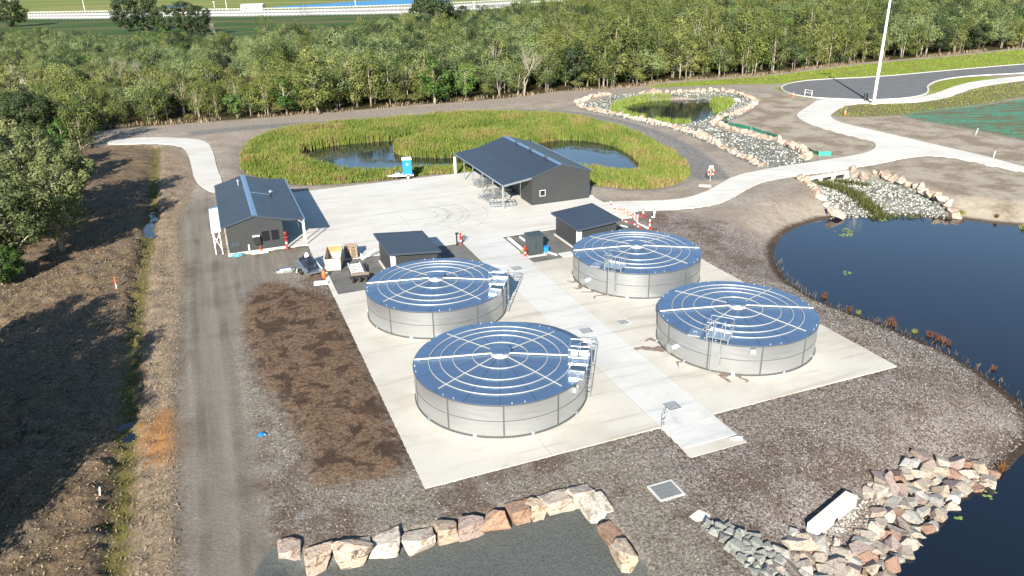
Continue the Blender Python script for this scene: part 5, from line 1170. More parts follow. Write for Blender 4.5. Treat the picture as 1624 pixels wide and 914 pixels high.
def stone_bed(name, pts, mat, seed, sub=1):
    r_ = np.random.default_rng(seed); sh = [rock_shape(seed + k, sub, 6, .06) for k in range(6)]; f = ICO[sub][1]; V, Fs = [], []
    for i, (x, y, r) in enumerate(pts):
        a = r_.uniform(0, 6.28); v = sh[i % 6] * r; c, s = math.cos(a), math.sin(a)
        V.append(np.stack([v[:, 0] * c - v[:, 1] * s + x, v[:, 0] * s + v[:, 1] * c + y, v[:, 2] + float(gz(x, y)) + r * .2], -1)); Fs.append(f + i * len(v))
    return tag(link(name, np_mesh(name, np.vstack(V), np.vstack(Fs), mat)), kind='stuff')
stone_bed('small_riprap', np.vstack([st_rest, scatter(rip, 2500, .06, .14, 77, .9)]), M['rock'], 40)
stone_bed('swale_gravel', np.vstack([ss_[85:], scatter(swale, 900, .06, .11, 78, .9)]), M['rock_grey'], 41)
def strew(poly, n, rlo, rhi, seed, extra=None):
    r_ = np.random.default_rng(seed); lo, hi = poly.min(0), poly.max(0); x = r_.uniform(lo[0], hi[0], n); y = r_.uniform(lo[1], hi[1], n)
    k = sdist(x, y, poly, 2.) > .2
    if extra is not None: k &= sdist(x, y, extra, 2.) < -.1
    return np.stack([x, y, rlo + (rhi - rlo) * r_.random(n) ** 2], -1)[k]
t = NT('pale_crushed_stone'); t.set(t.ramp(t.voro(3.5, out='Color'), [(.2, (.24, .24, .22)), (.8, (.46, .455, .41))]), .9, 0, .2); M['stone_mix'] = t.m
stone_bed('spillway_stones', strew(up_rim, 5200, .10, .26, 50, up_water), M['stone_mix'], 42)
stone_bed('chute_stones', strew(chute, 2600, .09, .22, 51, big_pond), M['stone_mix'], 43)
blk = wpoly([(1302, 850), (1364, 797), (1385, 800), (1345, 850), (1320, 862)], -1.1, 0)
stone_bed('outlet_gravel', strew(blk, 1500, .04, .09, 52), M['stone_mix'], 44)

# silt fence
def fence(px, lab, h=.5, green=False):
    pts = resample(np.array([atg(x, y)[:2] for x, y in px]), 1.2); base = np.array([pts[0][0], pts[0][1], float(gz(*pts[0]))]); f = thing('silt_fence', lab, 'fence', base)
    b = MB(); r_ = random.Random(4)
    for x, y in pts:
        z = float(gz(x, y)) - base[2]; b.v += [(x - base[0], y - base[1], z - .05), (x - base[0] + r_.uniform(-.1, .1), y - base[1] + r_.uniform(-.1, .1), z + h * r_.uniform(.75, 1.05))]
    b.f = [(2 * i, 2 * i + 2, 2 * i + 3, 2 * i + 1) for i in range(len(pts) - 1)]; o = b.build('fabric', M['green_fabric'] if not green else M['green_bright'], f); md = o.modifiers.new('thick', 'SOLIDIFY'); md.thickness = .02
    for i in range(0, len(pts), 2):
        x, y = pts[i]; z = float(gz(x, y)) - base[2]; b = MB(); b.bar((x - base[0], y - base[1] + .05, z - .1), (x - base[0], y - base[1] + .05, z + h * 1.15), .05); b.build('stake', M['timber'], f)
M['green_bright'] = simple('bright_green_geotextile', (.05, .33, .25), .7, var=.2)
fence([(1156, 187), (1147, 191), (1145, 195), (1152, 198), (1170, 202), (1195, 208), (1212, 213), (1232, 219)], 'dark green silt fence curving round the bare ground beside the stone spillway', .6)
fence([(1281, 239), (1290, 244), (1300, 247)], 'dark green silt fence end by the boulders near the white path', .55)
fence([(1298, 247.5), (1308, 248.5), (1318, 247)], 'bright green folded fabric at the end of the silt fence near the white path', .7, True)

# ------------------------------------------------------------------ foliage builders
def quads(P, Nn, size, asp, rs, tint, flop=None):
    """one small leaf quad at each point P facing Nn"""
    n = len(P); a = rs.normal(size=(n, 3)); a -= (a * Nn).sum(1)[:, None] * Nn; a /= np.linalg.norm(a, axis=1)[:, None] + 1e-9; b = np.cross(Nn, a)
    s = (size * rs.uniform(.65, 1.35, n))[:, None] * .5; A, B = a * s, b * s * asp
    V = np.stack([P - A * .9 - B * .3, P - A * .1 - B, P + A - B * .05, P + A * .05 + B], 1).reshape(-1, 3)
    return V, np.arange(4 * n).reshape(-1, 4), np.repeat(tint, 4)
def blades(x, y, z, h, w, rs, lean=.3, tint=None):
    """upright two-segment grass blades"""
    n = len(x); a = rs.uniform(0, 2 * math.pi, n); d = np.stack([np.cos(a), np.sin(a)], -1); l = rs.normal(size=(n, 2)) * lean * h[:, None] * .5
    B = np.stack([x, y], -1); w = w if hasattr(w, '__len__') else np.full(n, w)
    L0, R0 = B - d * w[:, None] / 2, B + d * w[:, None] / 2; M0, M1 = L0 + l * .35, R0 + l * .35; Tp = B + l
    zz = lambda p, q: np.concatenate([p, q[:, None]], 1)
    V = np.stack([zz(L0, z), zz(R0, z), zz(M1, z + h * .6), zz(M0, z + h * .6), zz(Tp + d * w[:, None] * .12, z + h), zz(Tp - d * w[:, None] * .12, z + h)], 1).reshape(-1, 3)
    i = np.arange(n)[:, None] * 6; Fq = np.concatenate([i + [0, 1, 2, 3], i + [3, 2, 4, 5]], 1).reshape(-1, 4)
    t = tint if tint is not None else rs.random(n); return V, Fq, np.repeat(t, 6)
def foliage_mesh(name, V, Fq, tint, mat):
    me = np_mesh(name, V, Fq, mat); fattr(me, 'tint', tint); return me
def make_tree(seed, H, rad, base, nclump, nleaf, leafsize, lmat, bmat, stems=1, dome=True, crad=.36, squash=.8, trunk_r=.16, gap=0.0):
    rs = np.random.default_rng(seed); cs, k = [], 0
    while len(cs) < nclump and k < 4000:
        k += 1; d = rs.normal(size=3); d /= np.linalg.norm(d); q = rs.uniform(.25, 1) ** .5
        if dome: d[2] = abs(d[2]) * 1.0 - .25
        c = np.array([d[0] * rad * q, d[1] * rad * q, base + (H - base) * (.45 + .5 * d[2] * q)])
        if gap and cs and min(np.linalg.norm((c - o) * (1, 1, .9)) for o in cs) < gap * rad: continue
        cs.append(c)
    cs = np.array(cs); Ps, Ns, Ts = [], [], []
    for c in cs:
        r = rad * crad * rs.uniform(.65, 1.25); m = int(nleaf * (r / (rad * crad)) ** 2); d = rs.normal(size=(m, 3)); d[:, 2] = d[:, 2] * .95 + .1; d /= np.linalg.norm(d, axis=1)[:, None]
        lump = 1 + .25 * np.sin(d[:, 0] * 5 + c[0] * 3) * np.sin(d[:, 1] * 5 + c[1] * 2)
        Ps.append(c + d * (r * rs.uniform(.6, 1.05, m) * lump)[:, None] * (1, 1, squash)); nn = d + (0, 0, .35) + (c - cs.mean(0)) / rad * .35 + rs.normal(size=(m, 3)) * .38; Ns.append(nn / np.linalg.norm(nn, axis=1)[:, None])
        Ts.append(np.clip(rs.normal(.5, .22) * .6 + rs.random(m) * .25 + .22 * d[:, 2], 0, 1))  # clump tops tinted lighter, undersides darker: sunlight put into leaf colour
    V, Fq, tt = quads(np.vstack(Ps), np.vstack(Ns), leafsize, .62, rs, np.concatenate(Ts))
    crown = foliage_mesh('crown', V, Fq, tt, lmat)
    b = MB(); r_ = random.Random(seed)
    for s in range(stems):
        ox, oy = (r_.uniform(-.35, .35), r_.uniform(-.35, .35)) if stems > 1 else (0, 0); lx, ly = r_.uniform(-.12, .12) * H * .5 + ox * 1.5, r_.uniform(-.12, .12) * H * .5 + oy * 1.5; top = H * r_.uniform(.72, .85); tr_ = trunk_r * r_.uniform(.75, 1.1)
        path = [(ox + (lx) * q ** 1.4 + r_.uniform(-.06, .06), oy + ly * q ** 1.4 + r_.uniform(-.06, .06), -.15 + (top + .15) * q) for q in (0, .2, .42, .65, .85, 1)]
        b.tube(path, [tr_ * 1.25, tr_, tr_ * .85, tr_ * .62, tr_ * .4, tr_ * .15], 7)
        for c in r_.sample(list(cs), min(len(cs), 9 // stems + 3)):
            q = r_.uniform(.35, .75); i = q * 5; k0 = int(i); a0 = np.array(path[k0]) * (1 - i + k0) + np.array(path[k0 + 1]) * (i - k0)
            if c[2] < a0[2] + .2: a0 = np.array(path[1])
            mid = (a0 * .55 + c * .45) + np.array([0, 0, .12 * rad]); b.tube([tuple(a0), tuple(mid), tuple(c)], [tr_ * .42, tr_ * .27, tr_ * .08], 5)
    return crown, b.mesh('trunk', bmat, True)
def make_bare(seed, H, bmat):
    r_ = random.Random(seed); b = MB()
    def grow_(p, d, l, r, dep):
        q = p + d * l * .5 + Vector((r_.uniform(-.1, .1), r_.uniform(-.1, .1), .05)) * l; e = p + d * l; b.tube([tuple(p), tuple(q), tuple(e)], [r, r * .8, r * .6], 5 if dep < 3 else 4, caps=False)
        if dep < 5:
            for _ in range(3 if dep < 4 else 2):
                nd = (d + Vector((r_.uniform(-.75, .75), r_.uniform(-.75, .75), r_.uniform(-.15, .45)))).normalized(); grow_(e if r_.random() < .6 else q, nd, l * r_.uniform(.62, .82), r * .55, dep + 1)
    grow_(Vector((0, 0, -.1)), Vector((.03, .02, 1)).normalized(), H * .34, .17, 0); return b.mesh('branches', bmat, True)
VAR = {}
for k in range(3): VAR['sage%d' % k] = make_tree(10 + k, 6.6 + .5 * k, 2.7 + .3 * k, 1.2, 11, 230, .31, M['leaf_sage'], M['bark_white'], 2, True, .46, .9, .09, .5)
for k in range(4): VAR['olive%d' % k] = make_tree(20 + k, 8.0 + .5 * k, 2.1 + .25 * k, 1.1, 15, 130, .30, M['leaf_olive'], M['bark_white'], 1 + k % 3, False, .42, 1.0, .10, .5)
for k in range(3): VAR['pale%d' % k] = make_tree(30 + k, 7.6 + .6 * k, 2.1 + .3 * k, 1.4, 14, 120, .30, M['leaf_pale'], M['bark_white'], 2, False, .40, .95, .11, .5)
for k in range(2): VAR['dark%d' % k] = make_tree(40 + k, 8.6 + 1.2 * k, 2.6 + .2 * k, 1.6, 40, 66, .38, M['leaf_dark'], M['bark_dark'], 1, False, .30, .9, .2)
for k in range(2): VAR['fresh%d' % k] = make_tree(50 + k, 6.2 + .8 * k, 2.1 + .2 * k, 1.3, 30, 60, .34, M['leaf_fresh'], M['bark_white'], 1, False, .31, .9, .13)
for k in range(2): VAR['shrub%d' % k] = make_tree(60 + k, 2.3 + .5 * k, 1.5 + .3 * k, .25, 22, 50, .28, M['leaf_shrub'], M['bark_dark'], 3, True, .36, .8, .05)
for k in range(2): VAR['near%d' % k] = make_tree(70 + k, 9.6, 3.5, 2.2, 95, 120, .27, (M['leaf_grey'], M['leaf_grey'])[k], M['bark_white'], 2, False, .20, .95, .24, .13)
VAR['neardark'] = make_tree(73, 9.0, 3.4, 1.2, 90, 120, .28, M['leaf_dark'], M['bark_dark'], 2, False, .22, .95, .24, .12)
VAR['nearfresh'] = make_tree(75, 6.0, 2.6, .6, 70, 110, .27, M['leaf_fresh'], M['bark_white'], 2, False, .24, .9, .15, .13)
VAR['pine'] = make_tree(80, 14.5, 5.4, .6, 90, 55, .62, M['leaf_dark'], M['bark_dark'], 1, False, .20, .8, .35)
VAR['bigdome'] = make_tree(81, 12.0, 6.2, 4.0, 80, 60, .6, M['leaf_dark'], M['bark_white'], 2, True, .20, .8, .4)
VAR['bare'] = (make_bare(5, 7.5, M['twig']), None)
VAR['bare_pale'] = (make_bare(8, 7.5, M['bark_white']), None)
def place(kind, p, rz, sc, label, group=None, name='tree', cat='tree'):
    cr, tr_ = VAR[kind]; t = thing(name, label, cat, p, rz, group); t.scale = (sc[0], sc[0], sc[1])
    if tr_ is None: link('branches', cr, t)
    else: link('crown', cr, t); link('trunk', tr_, t)
    return t

# the big trees on the left
def ptree(kind, px, py, h, label, group=None, wide=None, name='tree', rz=None):
    p = atg(px, py); cr = VAR[kind][0]; zz = np.zeros(len(cr.vertices) * 3, np.float32); cr.vertices.foreach_get('co', zz); H0 = zz[2::3].max()
    s = h / H0; return place(kind, p, random.uniform(0, 6.28) if rz is None else rz, ((wide or 1) * s, s), label, group, name)
ptree('near0', 97, 400, 9.2, 'olive green tree at the right edge of the big left clump, nearest the dark building', None, .95)
ptree('near1', 38, 432, 9.6, 'grey olive tree nearest the viewer in the big left hand clump', None, 1.0)
ptree('near0', -8, 405, 10.2, 'olive tree cut by the left picture edge in the big clump', None, 1.1)
ptree('near1', 62, 352, 9.8, 'tall pale crowned tree in the middle of the big left hand clump', None, 1.05)
ptree('near0', 118, 352, 9.4, 'dark sided olive tree at the right back of the big left hand clump', None, .95)
ptree('neardark', 8, 330, 9.8, 'dark green tree inside the big left hand clump', None, 1.0)
ptree('near1', 28, 290, 9.0, 'pale topped tree at the back of the big left hand clump', None, 1.0)
ptree('nearfresh', 100, 268, 5.6, 'fresh green rounded tree in front of the two pale trunks at the left', None, .8)
ptree('near0', 70, 300, 8.2, 'olive tree behind the middle of the big left hand clump', None, .9)
ptree('nearfresh', 4, 452, 4.6, 'low dark leafy tree at the left picture edge below the big clump', None, 1.0)
ptree('olive1', 131, 238, 8.2, 'slender white trunked tree, left of the pair at the end of the concrete drive', None, 1.0)
ptree('olive3', 143, 233, 8.4, 'slender white trunked tree, right of the pair at the end of the concrete drive', None, .95)
ptree('neardark', 60, 235, 9.4, 'dark broad tree behind the fresh green one at the left', None, 1.0)
ptree('neardark', 15, 240, 9.6, 'dark broad tree at the left picture edge behind the big clump', None, 1.0)
ptree('dark0', 100, 222, 7.6, 'dark tree left of the pale trunked pair at the drive end', None, 1.1)
# trees standing left of the frame whose shadows lie over the rough ground
for k, (x, y, h, w) in enumerate(((-31.8, 33.0, 10.4, .95), (-36.5, 37.5, 10.4, 1.05), (-39.5, 41.0, 9.8, 1.05), (-30.2, 29.0, 9.8, .85), (-34.5, 31.0, 10, 1.0), (-38, 36, 10, 1.0), (-29.6, 25.0, 10.4, .95), (-29.0, 21.5, 10.0, .9), (-35.5, 27.5, 11, 1.05), (-33.5, 21, 11, 1.0), (-30.6, 18.6, 10.4, .95), (-32.5, 16.5, 11, 1.0))):
    cr = VAR['near0'][0]; place('neardark' if k % 2 else 'near0', (x, y, float(gz(x, y))), k * 1.3, (w * h / 10, h / 10), 'leafy tree standing just left of the rough ground, throwing its shadow over it', 'trees left of the rough ground')
# landmark trees
for x, y, h, w, kd, lab in ((22, 43, 16, 1.25, 'pine', 'very dark broad tree at the top left corner of the field'), (203, 50, 17, .9, 'pine', 'tallest dark pine at the left of the clump before the white rails'), (232, 49, 17.5, 1.0, 'pine', 'dark pine second from left in the clump before the white rails'), (262, 54, 13, 1.0, 'pine', 'dark low pine in the middle of the clump before the white rails'), (296, 55, 15, 1.0, 'pine', 'dark pine second from right in the clump before the white rails'), (322, 57, 13, .9, 'pine', 'dark brownish pine at the right end of the clump before the white rails'),
                           (688, 56, 16, 1.05, 'bigdome', 'large dome shaped dark tree rising above the forest near the lake'), (735, 50, 11, .7, 'pine', 'dark tree right of the large dome shaped one'), (716, 54, 11, .8, 'pine', 'dark tree close against the right side of the large dome shaped one')):
    ptree(kd, x, y, h, lab, None, w)
ptree('bare', 640, 52, 12, 'bare grey tree left of the large dome shaped dark tree', None, 1.0); ptree('olive2', 420, 62, 10, 'lone olive tree in the field before the white rails', None, 1.3); ptree('bare_pale', 345, 66, 9, 'thin pale tree with open branches at the field edge near the white van', None, .8)
ptree('bare_pale', 831, 152, 10.5, 'bare white limbed tree standing out at the forest edge above the reeds', None, .95); ptree('bare', 788, 128, 8.5, 'bare grey tree in the forest just left of the white limbed one', None, 1.0); ptree('bare', 1000, 128, 8, 'bare grey topped tree in the forest above the upper pond', None, 1.1)
ptree('bare_pale', 190, 144, 8.5, 'pale forked trunk tree in the clearing of the left forest', None, .9); ptree('bare_pale', 228, 140, 7.5, 'pale leaning trunk tree right of the forked one in the left forest', None, .8)
ptree('olive0', 505, 182, 9.5, 'broad green tree with thick white trunk at the forest edge above the reeds', None, 1.5); ptree('fresh1', 455, 182, 7.6, 'rounded green tree at the forest edge left of the thick white trunk', None, 1.2); ptree('fresh1', 690, 166, 9.8, 'big rounded green tree at the forest edge near the middle', None, 1.15)

# the forest belt
def forest_points():
    pts = []; r_ = np.random.default_rng(3); y = 118.0
    while y < 455:
        st_ = 3.7 if y < 200 else 4.6 if y < 320 else 5.4; xs = np.arange(-330, 330, st_)
        pts.append(np.stack([xs + r_.uniform(-.45, .45, len(xs)) * st_, np.full(len(xs), y) + r_.uniform(-.45, .45, len(xs)) * st_], -1)); y += st_ * .92
    p = np.vstack(pts); s = sdist(p[:, 0], p[:, 1], forest, 20.0); q, z = proj(np.c_[p, np.full(len(p), 4.0)]); k = (s > .3) & (z > 1) & (q[:, 0] > -70) & (q[:, 0] < 1700) & (q[:, 1] > -45)
    return p[k], s[k], q[k], z[k]
fp, fs, fq, fz = forest_points()
r_ = np.random.default_rng(17); items = []
dens = fbm(fp[:, 0] / 22, fp[:, 1] / 22, 3, 71); hgt = fbm(fp[:, 0] / 30, fp[:, 1] / 30, 2, 91)
for (x, y), s, q, z, dn, hv in zip(fp, fs, fq, fz, dens, hgt):
    px, py = q; u = r_.random()
    if dn > .38 and s > 4 and r_.random() < .8: continue
    clearing = px < 430 and 133 < py + 4 * FPX / z * .9 < 162
    if clearing:
        if r_.random() < .15: continue
        kd = 'shrub%d' % r_.integers(2) if u < .82 else 'pale%d' % r_.integers(3)
    elif s < 2.2:
        if r_.random() < .08: continue
        kd = 'shrub%d' % r_.integers(2) if (px < 860 and r_.random() < .35) else ('olive%d' % r_.integers(4)) if u < .55 else ('fresh%d' % r_.integers(2)) if u < .68 else 'dark0' if u < .78 else 'pale%d' % r_.integers(3) if u < .9 else 'shrub%d' % r_.integers(2)
    else:
        sagey = (430 < px < 860 and y > 165) or (px < 430 and y > 190) or (px > 1400 and y > 200) or (px > 1060 and y > 300 and dn > .1)
        if sagey: kd = ('sage%d' % r_.integers(3)) if u < .68 else ('dark%d' % r_.integers(2)) if u < .76 else ('olive%d' % r_.integers(4)) if u < .87 else ('pale%d' % r_.integers(3)) if u < .94 else 'fresh%d' % r_.integers(2)
        else: kd = ('olive%d' % r_.integers(4)) if u < .5 else ('pale%d' % r_.integers(3)) if u < .78 else ('sage%d' % r_.integers(3)) if u < .86 else ('fresh%d' % r_.integers(2)) if u < .93 else 'dark%d' % r_.integers(2)
    sc = r_.uniform(.70, 1.18) * (1 + .22 * hv) * (.74 if px < 430 and y < 165 else .8 if px < 430 else 1.0) * (1.2 if px > 900 else 1.0) * (1.32 if r_.random() < .07 and not kd.startswith('shrub') else 1.0); wd_ = r_.uniform(.9, 1.15)
    items.append((sc * 8 / z, kd, x, y, r_.uniform(0, 6.28), sc * wd_, sc, px))
items.sort(key=lambda i: -i[0])
LAB = {'sage': 'sage green rounded tree', 'oliv': 'olive pale trunked tree', 'pale': 'straw green open tree', 'dark': 'dark dense tree', 'fres': 'fresh green bushy tree', 'shru': 'low olive yellow shrub'}
def forest_label(kd, x, y, px, sz):
    sd_ = float(sdist(np.array([x]), np.array([y]), forest, 20.)[0])
    row = 'at the forest edge' if sd_ < 2.4 else 'just inside the forest edge' if sd_ < 7 else 'inside the forest'
    zn = ('above the drive' if px < 220 else 'above the left reeds' if px < 440 else 'above the blue toilet' if px < 640 else 'above the big shed' if px < 800 else
          'above the right reeds' if px < 920 else 'left of the upper pond' if px < 1010 else 'above the upper pond' if px < 1160 else 'above the turning area' if px < 1290 else 'left of the light pole' if px < 1400 else 'right of the light pole')
    ht = '' if kd.startswith('shrub') else 'tall ' if sz > 1.12 else 'small ' if sz < .88 else ''
    return ht + LAB[kd[:4]] + ' ' + row + ' ' + zn
inframe = [i for i in items if 0 < i[7] < 1624]; indiv = set(id(i) for i in inframe[:255])
rest = [i for i in items if id(i) not in indiv]; src = {}
for i in items:
    if id(i) in indiv:
        _, kd, x, y, rz_, sx, sz, px = i; sh = kd.startswith('shrub'); lb = forest_label(kd, x, y, px, sz); gp = lb
        o = place(kd, (x, y, float(gz(x, y))), rz_, (sx, sz), lb, gp, 'shrub' if sh else 'tree', 'shrub' if sh else 'tree')
        src.setdefault(kd, o)
kinds = sorted(src)
rest = [i for i in rest if i[1] in src]
pm = bpy.data.meshes.new('wooded_belt'); pm.vertices.add(len(rest))
pm.vertices.foreach_set('co', np.array([(i[2], i[3], -.07) for i in rest], np.float32).ravel())
a = pm.attributes.new('variant', 'INT', 'POINT'); a.data.foreach_set('value', np.array([kinds.index(i[1]) for i in rest], np.int32))
a = pm.attributes.new('turn', 'FLOAT_VECTOR', 'POINT'); a.data.foreach_set('vector', np.array([(0, 0, i[4]) for i in rest], np.float32).ravel())
a = pm.attributes.new('size', 'FLOAT_VECTOR', 'POINT'); a.data.foreach_set('vector', np.array([(i[5], i[5], i[6]) for i in rest], np.float32).ravel())
wb = tag(link('wooded_belt', pm), kind='stuff')
ng = bpy.data.node_groups.new('wooded_belt', 'GeometryNodeTree'); ng.interface.new_socket('Geometry', in_out='INPUT', socket_type='NodeSocketGeometry'); ng.interface.new_socket('Geometry', in_out='OUTPUT', socket_type='NodeSocketGeometry')
gi, go = ng.nodes.new('NodeGroupInput'), ng.nodes.new('NodeGroupOutput'); iop = ng.nodes.new('GeometryNodeInstanceOnPoints'); allj = ng.nodes.new('GeometryNodeJoinGeometry')
for kd in reversed(kinds):                      # join order is last-linked-first
    j = ng.nodes.new('GeometryNodeJoinGeometry')
    for ch in src[kd].children:
        oi = ng.nodes.new('GeometryNodeObjectInfo'); oi.transform_space = 'ORIGINAL'; oi.inputs['Object'].default_value = ch; ng.links.new(oi.outputs['Geometry'], j.inputs[0])
    gin = ng.nodes.new('GeometryNodeGeometryToInstance'); ng.links.new(j.outputs[0], gin.inputs[0]); ng.links.new(gin.outputs[0], allj.inputs[0])
def named(n, ty):
    k = ng.nodes.new('GeometryNodeInputNamedAttribute'); k.data_type = ty; k.inputs['Name'].default_value = n; return next(o for o in k.outputs if o.enabled and o.name == 'Attribute')
ng.links.new(gi.outputs[0], iop.inputs['Points']); ng.links.new(allj.outputs[0], iop.inputs['Instance']); iop.inputs['Pick Instance'].default_value = True
ng.links.new(named('variant', 'INT'), iop.inputs['Instance Index']); ng.links.new(named('turn', 'FLOAT_VECTOR'), iop.inputs['Rotation']); ng.links.new(named('size', 'FLOAT_VECTOR'), iop.inputs['Scale'])
ng.links.new(iop.outputs[0], go.inputs[0]); wb.modifiers.new('scatter', 'NODES').node_group = ng
print('forest', len(items), 'individual', len(indiv), 'rest', len(rest), kinds)

# ------------------------------------------------------------------ reeds, grass, litter
def area_pts(poly, n, seed, keep=None):
    rs = np.random.default_rng(seed); polys = poly if isinstance(poly, list) else [poly]; lo = np.min([p.min(0) for p in polys], 0); hi = np.max([p.max(0) for p in polys], 0)
    x, y = rs.uniform(lo[0], hi[0], n), rs.uniform(lo[1], hi[1], n); s = np.max([sdist(x, y, p, 4.) for p in polys], 0); k = s > 0
    return x[k], y[k], s[k], rs
x, y, s, rs = area_pts(reed_outer, 60000, 1)
wat = np.max([sdist(x, y, w, 4.) for w in reed_water], 0); k = (wat < -.05) & (s > .15 * rs.random(len(s))); x, y, s, wat = x[k], y[k], s[k], wat[k]
lo_ = fbm(x / 3.2, y / 3.2, 3, 41); su_, sv_ = to_site(x, y); h = (1.1 + .5 * lo_ + .25 * rs.random(len(x))) * (1 - .38 * sstep((76 - sv_) / 8)) * (.55 + .45 * sstep(s / 1.5)) * 1.05
X, Y, Hh, Tt = [], [], [], []
for q in range(4):
    X.append(x + rs.normal(0, .12, len(x))); Y.append(y + rs.normal(0, .12, len(x))); Hh.append(h * rs.uniform(.7, 1.12, len(x))); Tt.append(np.clip(.42 + .75 * lo_ + .4 * (rs.random(len(x)) - .5) + .5 * (rs.random(len(x)) < .14) + .28 * sstep(fbm(x / 6, y / 6, 2, 88) * 2 - .3) + .25 * np.exp(-s / .8), 0, 1))
X, Y, Hh, Tt = map(np.concatenate, (X, Y, Hh, Tt))
V, Fq, tt = blades(X, Y, gz(X, Y) - .05, Hh, rs.uniform(.07, .14, len(X)), rs, .35, Tt)
tag(link('reed_bed', foliage_mesh('reed_bed', V, Fq, tt, M['reed'])), kind='stuff')
# reeds and grass round the upper pond
upr = [wpoly(p, WZU, 1) for p in ([(962, 177), (985, 163), (1015, 158), (1062, 156), (1064, 161), (1020, 163), (995, 169), (984, 178), (1000, 184), (1030, 190), (1020, 193), (985, 184)], [(1124, 158), (1150, 160), (1166, 165), (1158, 175), (1142, 180), (1132, 184), (1128, 172)], [(1040, 191), (1080, 194), (1098, 195), (1096, 200), (1060, 199), (1035, 194)])]
x, y, s, rs = area_pts(upr, 16000, 2); z = np.minimum(gz(x, y), -.3); V, Fq, tt = blades(x, y, z, rs.uniform(.5, 1.15, len(x)), rs.uniform(.07, .13, len(x)), rs, .4, np.clip(rs.normal(.45, .22, len(x)), 0, 1))
tag(link('pond_edge_reeds', foliage_mesh('pond_edge_reeds', V, Fq, tt, M['grassblade'])), kind='stuff')
# green strip in the chute
gs = [ribbon(resample(wpoly([(1300, 289), (1340, 300), (1365, 315), (1390, 330), (1405, 340)], -.8, 2, False), .6), 1.3), ribbon(resample(wpoly([(1390, 332), (1430, 338), (1470, 336)], -.9, 1, False), .6), .5), ribbon(resample(wpoly([(1320, 284), (1380, 292)], -.6, 1, False), .6), .8)]
x, y, s, rs = area_pts(gs, 9000, 5); k = rs.random(len(x)) < np.clip(s * 1.2, .15, .85); x, y = x[k], y[k]; V, Fq, tt = blades(x, y, gz(x, y), rs.uniform(.25, .7, len(x)), rs.uniform(.05, .1, len(x)), rs, .7, np.clip(rs.normal(.4, .25, len(x)), 0, 1))
tag(link('chute_grass', foliage_mesh('chute_grass', V, Fq, tt, M['leaf_shrub'])), kind='stuff')
# ditch grass
dl = ribbon(ditch_line, .75); x, y, s, rs = area_pts(dl, 60000, 6); k = (fbm(x / 1.6, y / 2.6, 3, 61) > .12) & (rs.random(len(x)) < .5); x, y = x[k], y[k]
V, Fq, tt = blades(x, y, gz(x, y), rs.uniform(.12, .42, len(x)), rs.uniform(.03, .06, len(x)), rs, .9, np.clip(rs.normal(.4, .3, len(x)), 0, 1)); tag(link('ditch_grass', foliage_mesh('ditch_grass', V, Fq, tt, M['leaf_shrub'])), kind='stuff')
# verge grass by the road, and the dry fringe under the forest
x, y, s, rs = area_pts([verge, scrub], 90000, 7); k = rs.random(len(x)) < .8; x, y, s = x[k], y[k], s[k]; k = sdist(x, y, path_poly, 2.) < -.3; x, y = x[k], y[k]; k = sdist(x, y, road_poly, 2.) < -.5; x, y = x[k], y[k]
V, Fq, tt = blades(x, y, gz(x, y), rs.uniform(.10, .34, len(x)), rs.uniform(.06, .13, len(x)), rs, .8, np.clip(.45 + .5 * fbm(x / 8, y / 8, 3, 5) + rs.normal(0, .15, len(x)), 0, 1)); tag(link('verge_grass', foliage_mesh('verge_grass', V, Fq, tt, M['grassblade'])), kind='stuff')
fe = wpoly([(145, 205), (225, 199), (301, 194.5), (406, 187), (506, 178.5), (581, 173.5), (656, 166), (732, 161), (812, 154), (887, 144.5), (962, 140.5), (1012, 137), (1062, 128.5), (1138, 123.5), (1218, 118), (1293, 108), (1368, 99), (1468, 90), (1544, 83), (1640, 74)], 0, 0, False)
fr = ribbon(resample(fe, 1.5), 1.3, .9); x, y, s, rs = area_pts(fr, 130000, 8); k = fbm(x / 4, y / 4, 2, 15) > -.25; x, y = x[k], y[k]
V, Fq, tt = blades(x, y, gz(x, y), rs.uniform(.3, .9, len(x)), rs.uniform(.07, .16, len(x)), rs, .6, np.clip(rs.normal(.6, .25, len(x)), 0, 1)); tag(link('dry_fringe_grass', foliage_mesh('dry_fringe_grass', V, Fq, tt, M['straw'])), kind='stuff')
# straw and litter over rough ground and mulch
xs_, ys_ = rng.uniform(-46, 45, 150000), rng.uniform(25, 90, 150000); bad = sdist(xs_, ys_, pad_poly, 1.) > -.05
for pl in (track, carpark, path_poly, drive_poly): bad |= sdist(xs_, ys_, pl, 1.) > -.1
bad |= sdist(xs_, ys_, big_pond, 3.) > -.2; inf_ = sdist(xs_, ys_, field, 1.) > 0; ind_ = sdist(xs_, ys_, dirt, 1.) > 0; nr = ys_ < 62
k = ~bad & ((inf_ & (rng.random(len(xs_)) < .9)) | (~inf_ & ~ind_ & (rng.random(len(xs_)) < .1)) | (ind_ & (rng.random(len(xs_)) < .06))); x, y, inf_ = xs_[k], ys_[k], inf_[k]; n = len(x)
nn = rng.normal(size=(n, 3)); nn[:, 2] = np.abs(nn[:, 2]) + np.where(inf_, .35, 1.3); nn /= np.linalg.norm(nn, axis=1)[:, None]
V, Fq, tt = quads(np.stack([x, y, gz(x, y) + np.where(inf_, .05, .02)], -1), nn, 1.0, .35, rng, np.clip(rng.normal(.38, .2, n), 0, 1)); V = V.reshape(-1, 4, 3); c = V.mean(1, keepdims=True); V = c + (V - c) * np.where(inf_, .15, .11)[:, None, None] * rng.uniform(.6, 1.3, (n, 1, 1))
tag(link('straw_litter', foliage_mesh('straw_litter', V.reshape(-1, 3), Fq, tt, M['straw'])), kind='stuff')
M['shreds'] = leaf('mulch_shreds', (.07, .054, .047), (.265, .24, .213), (.355, .335, .31), .05)
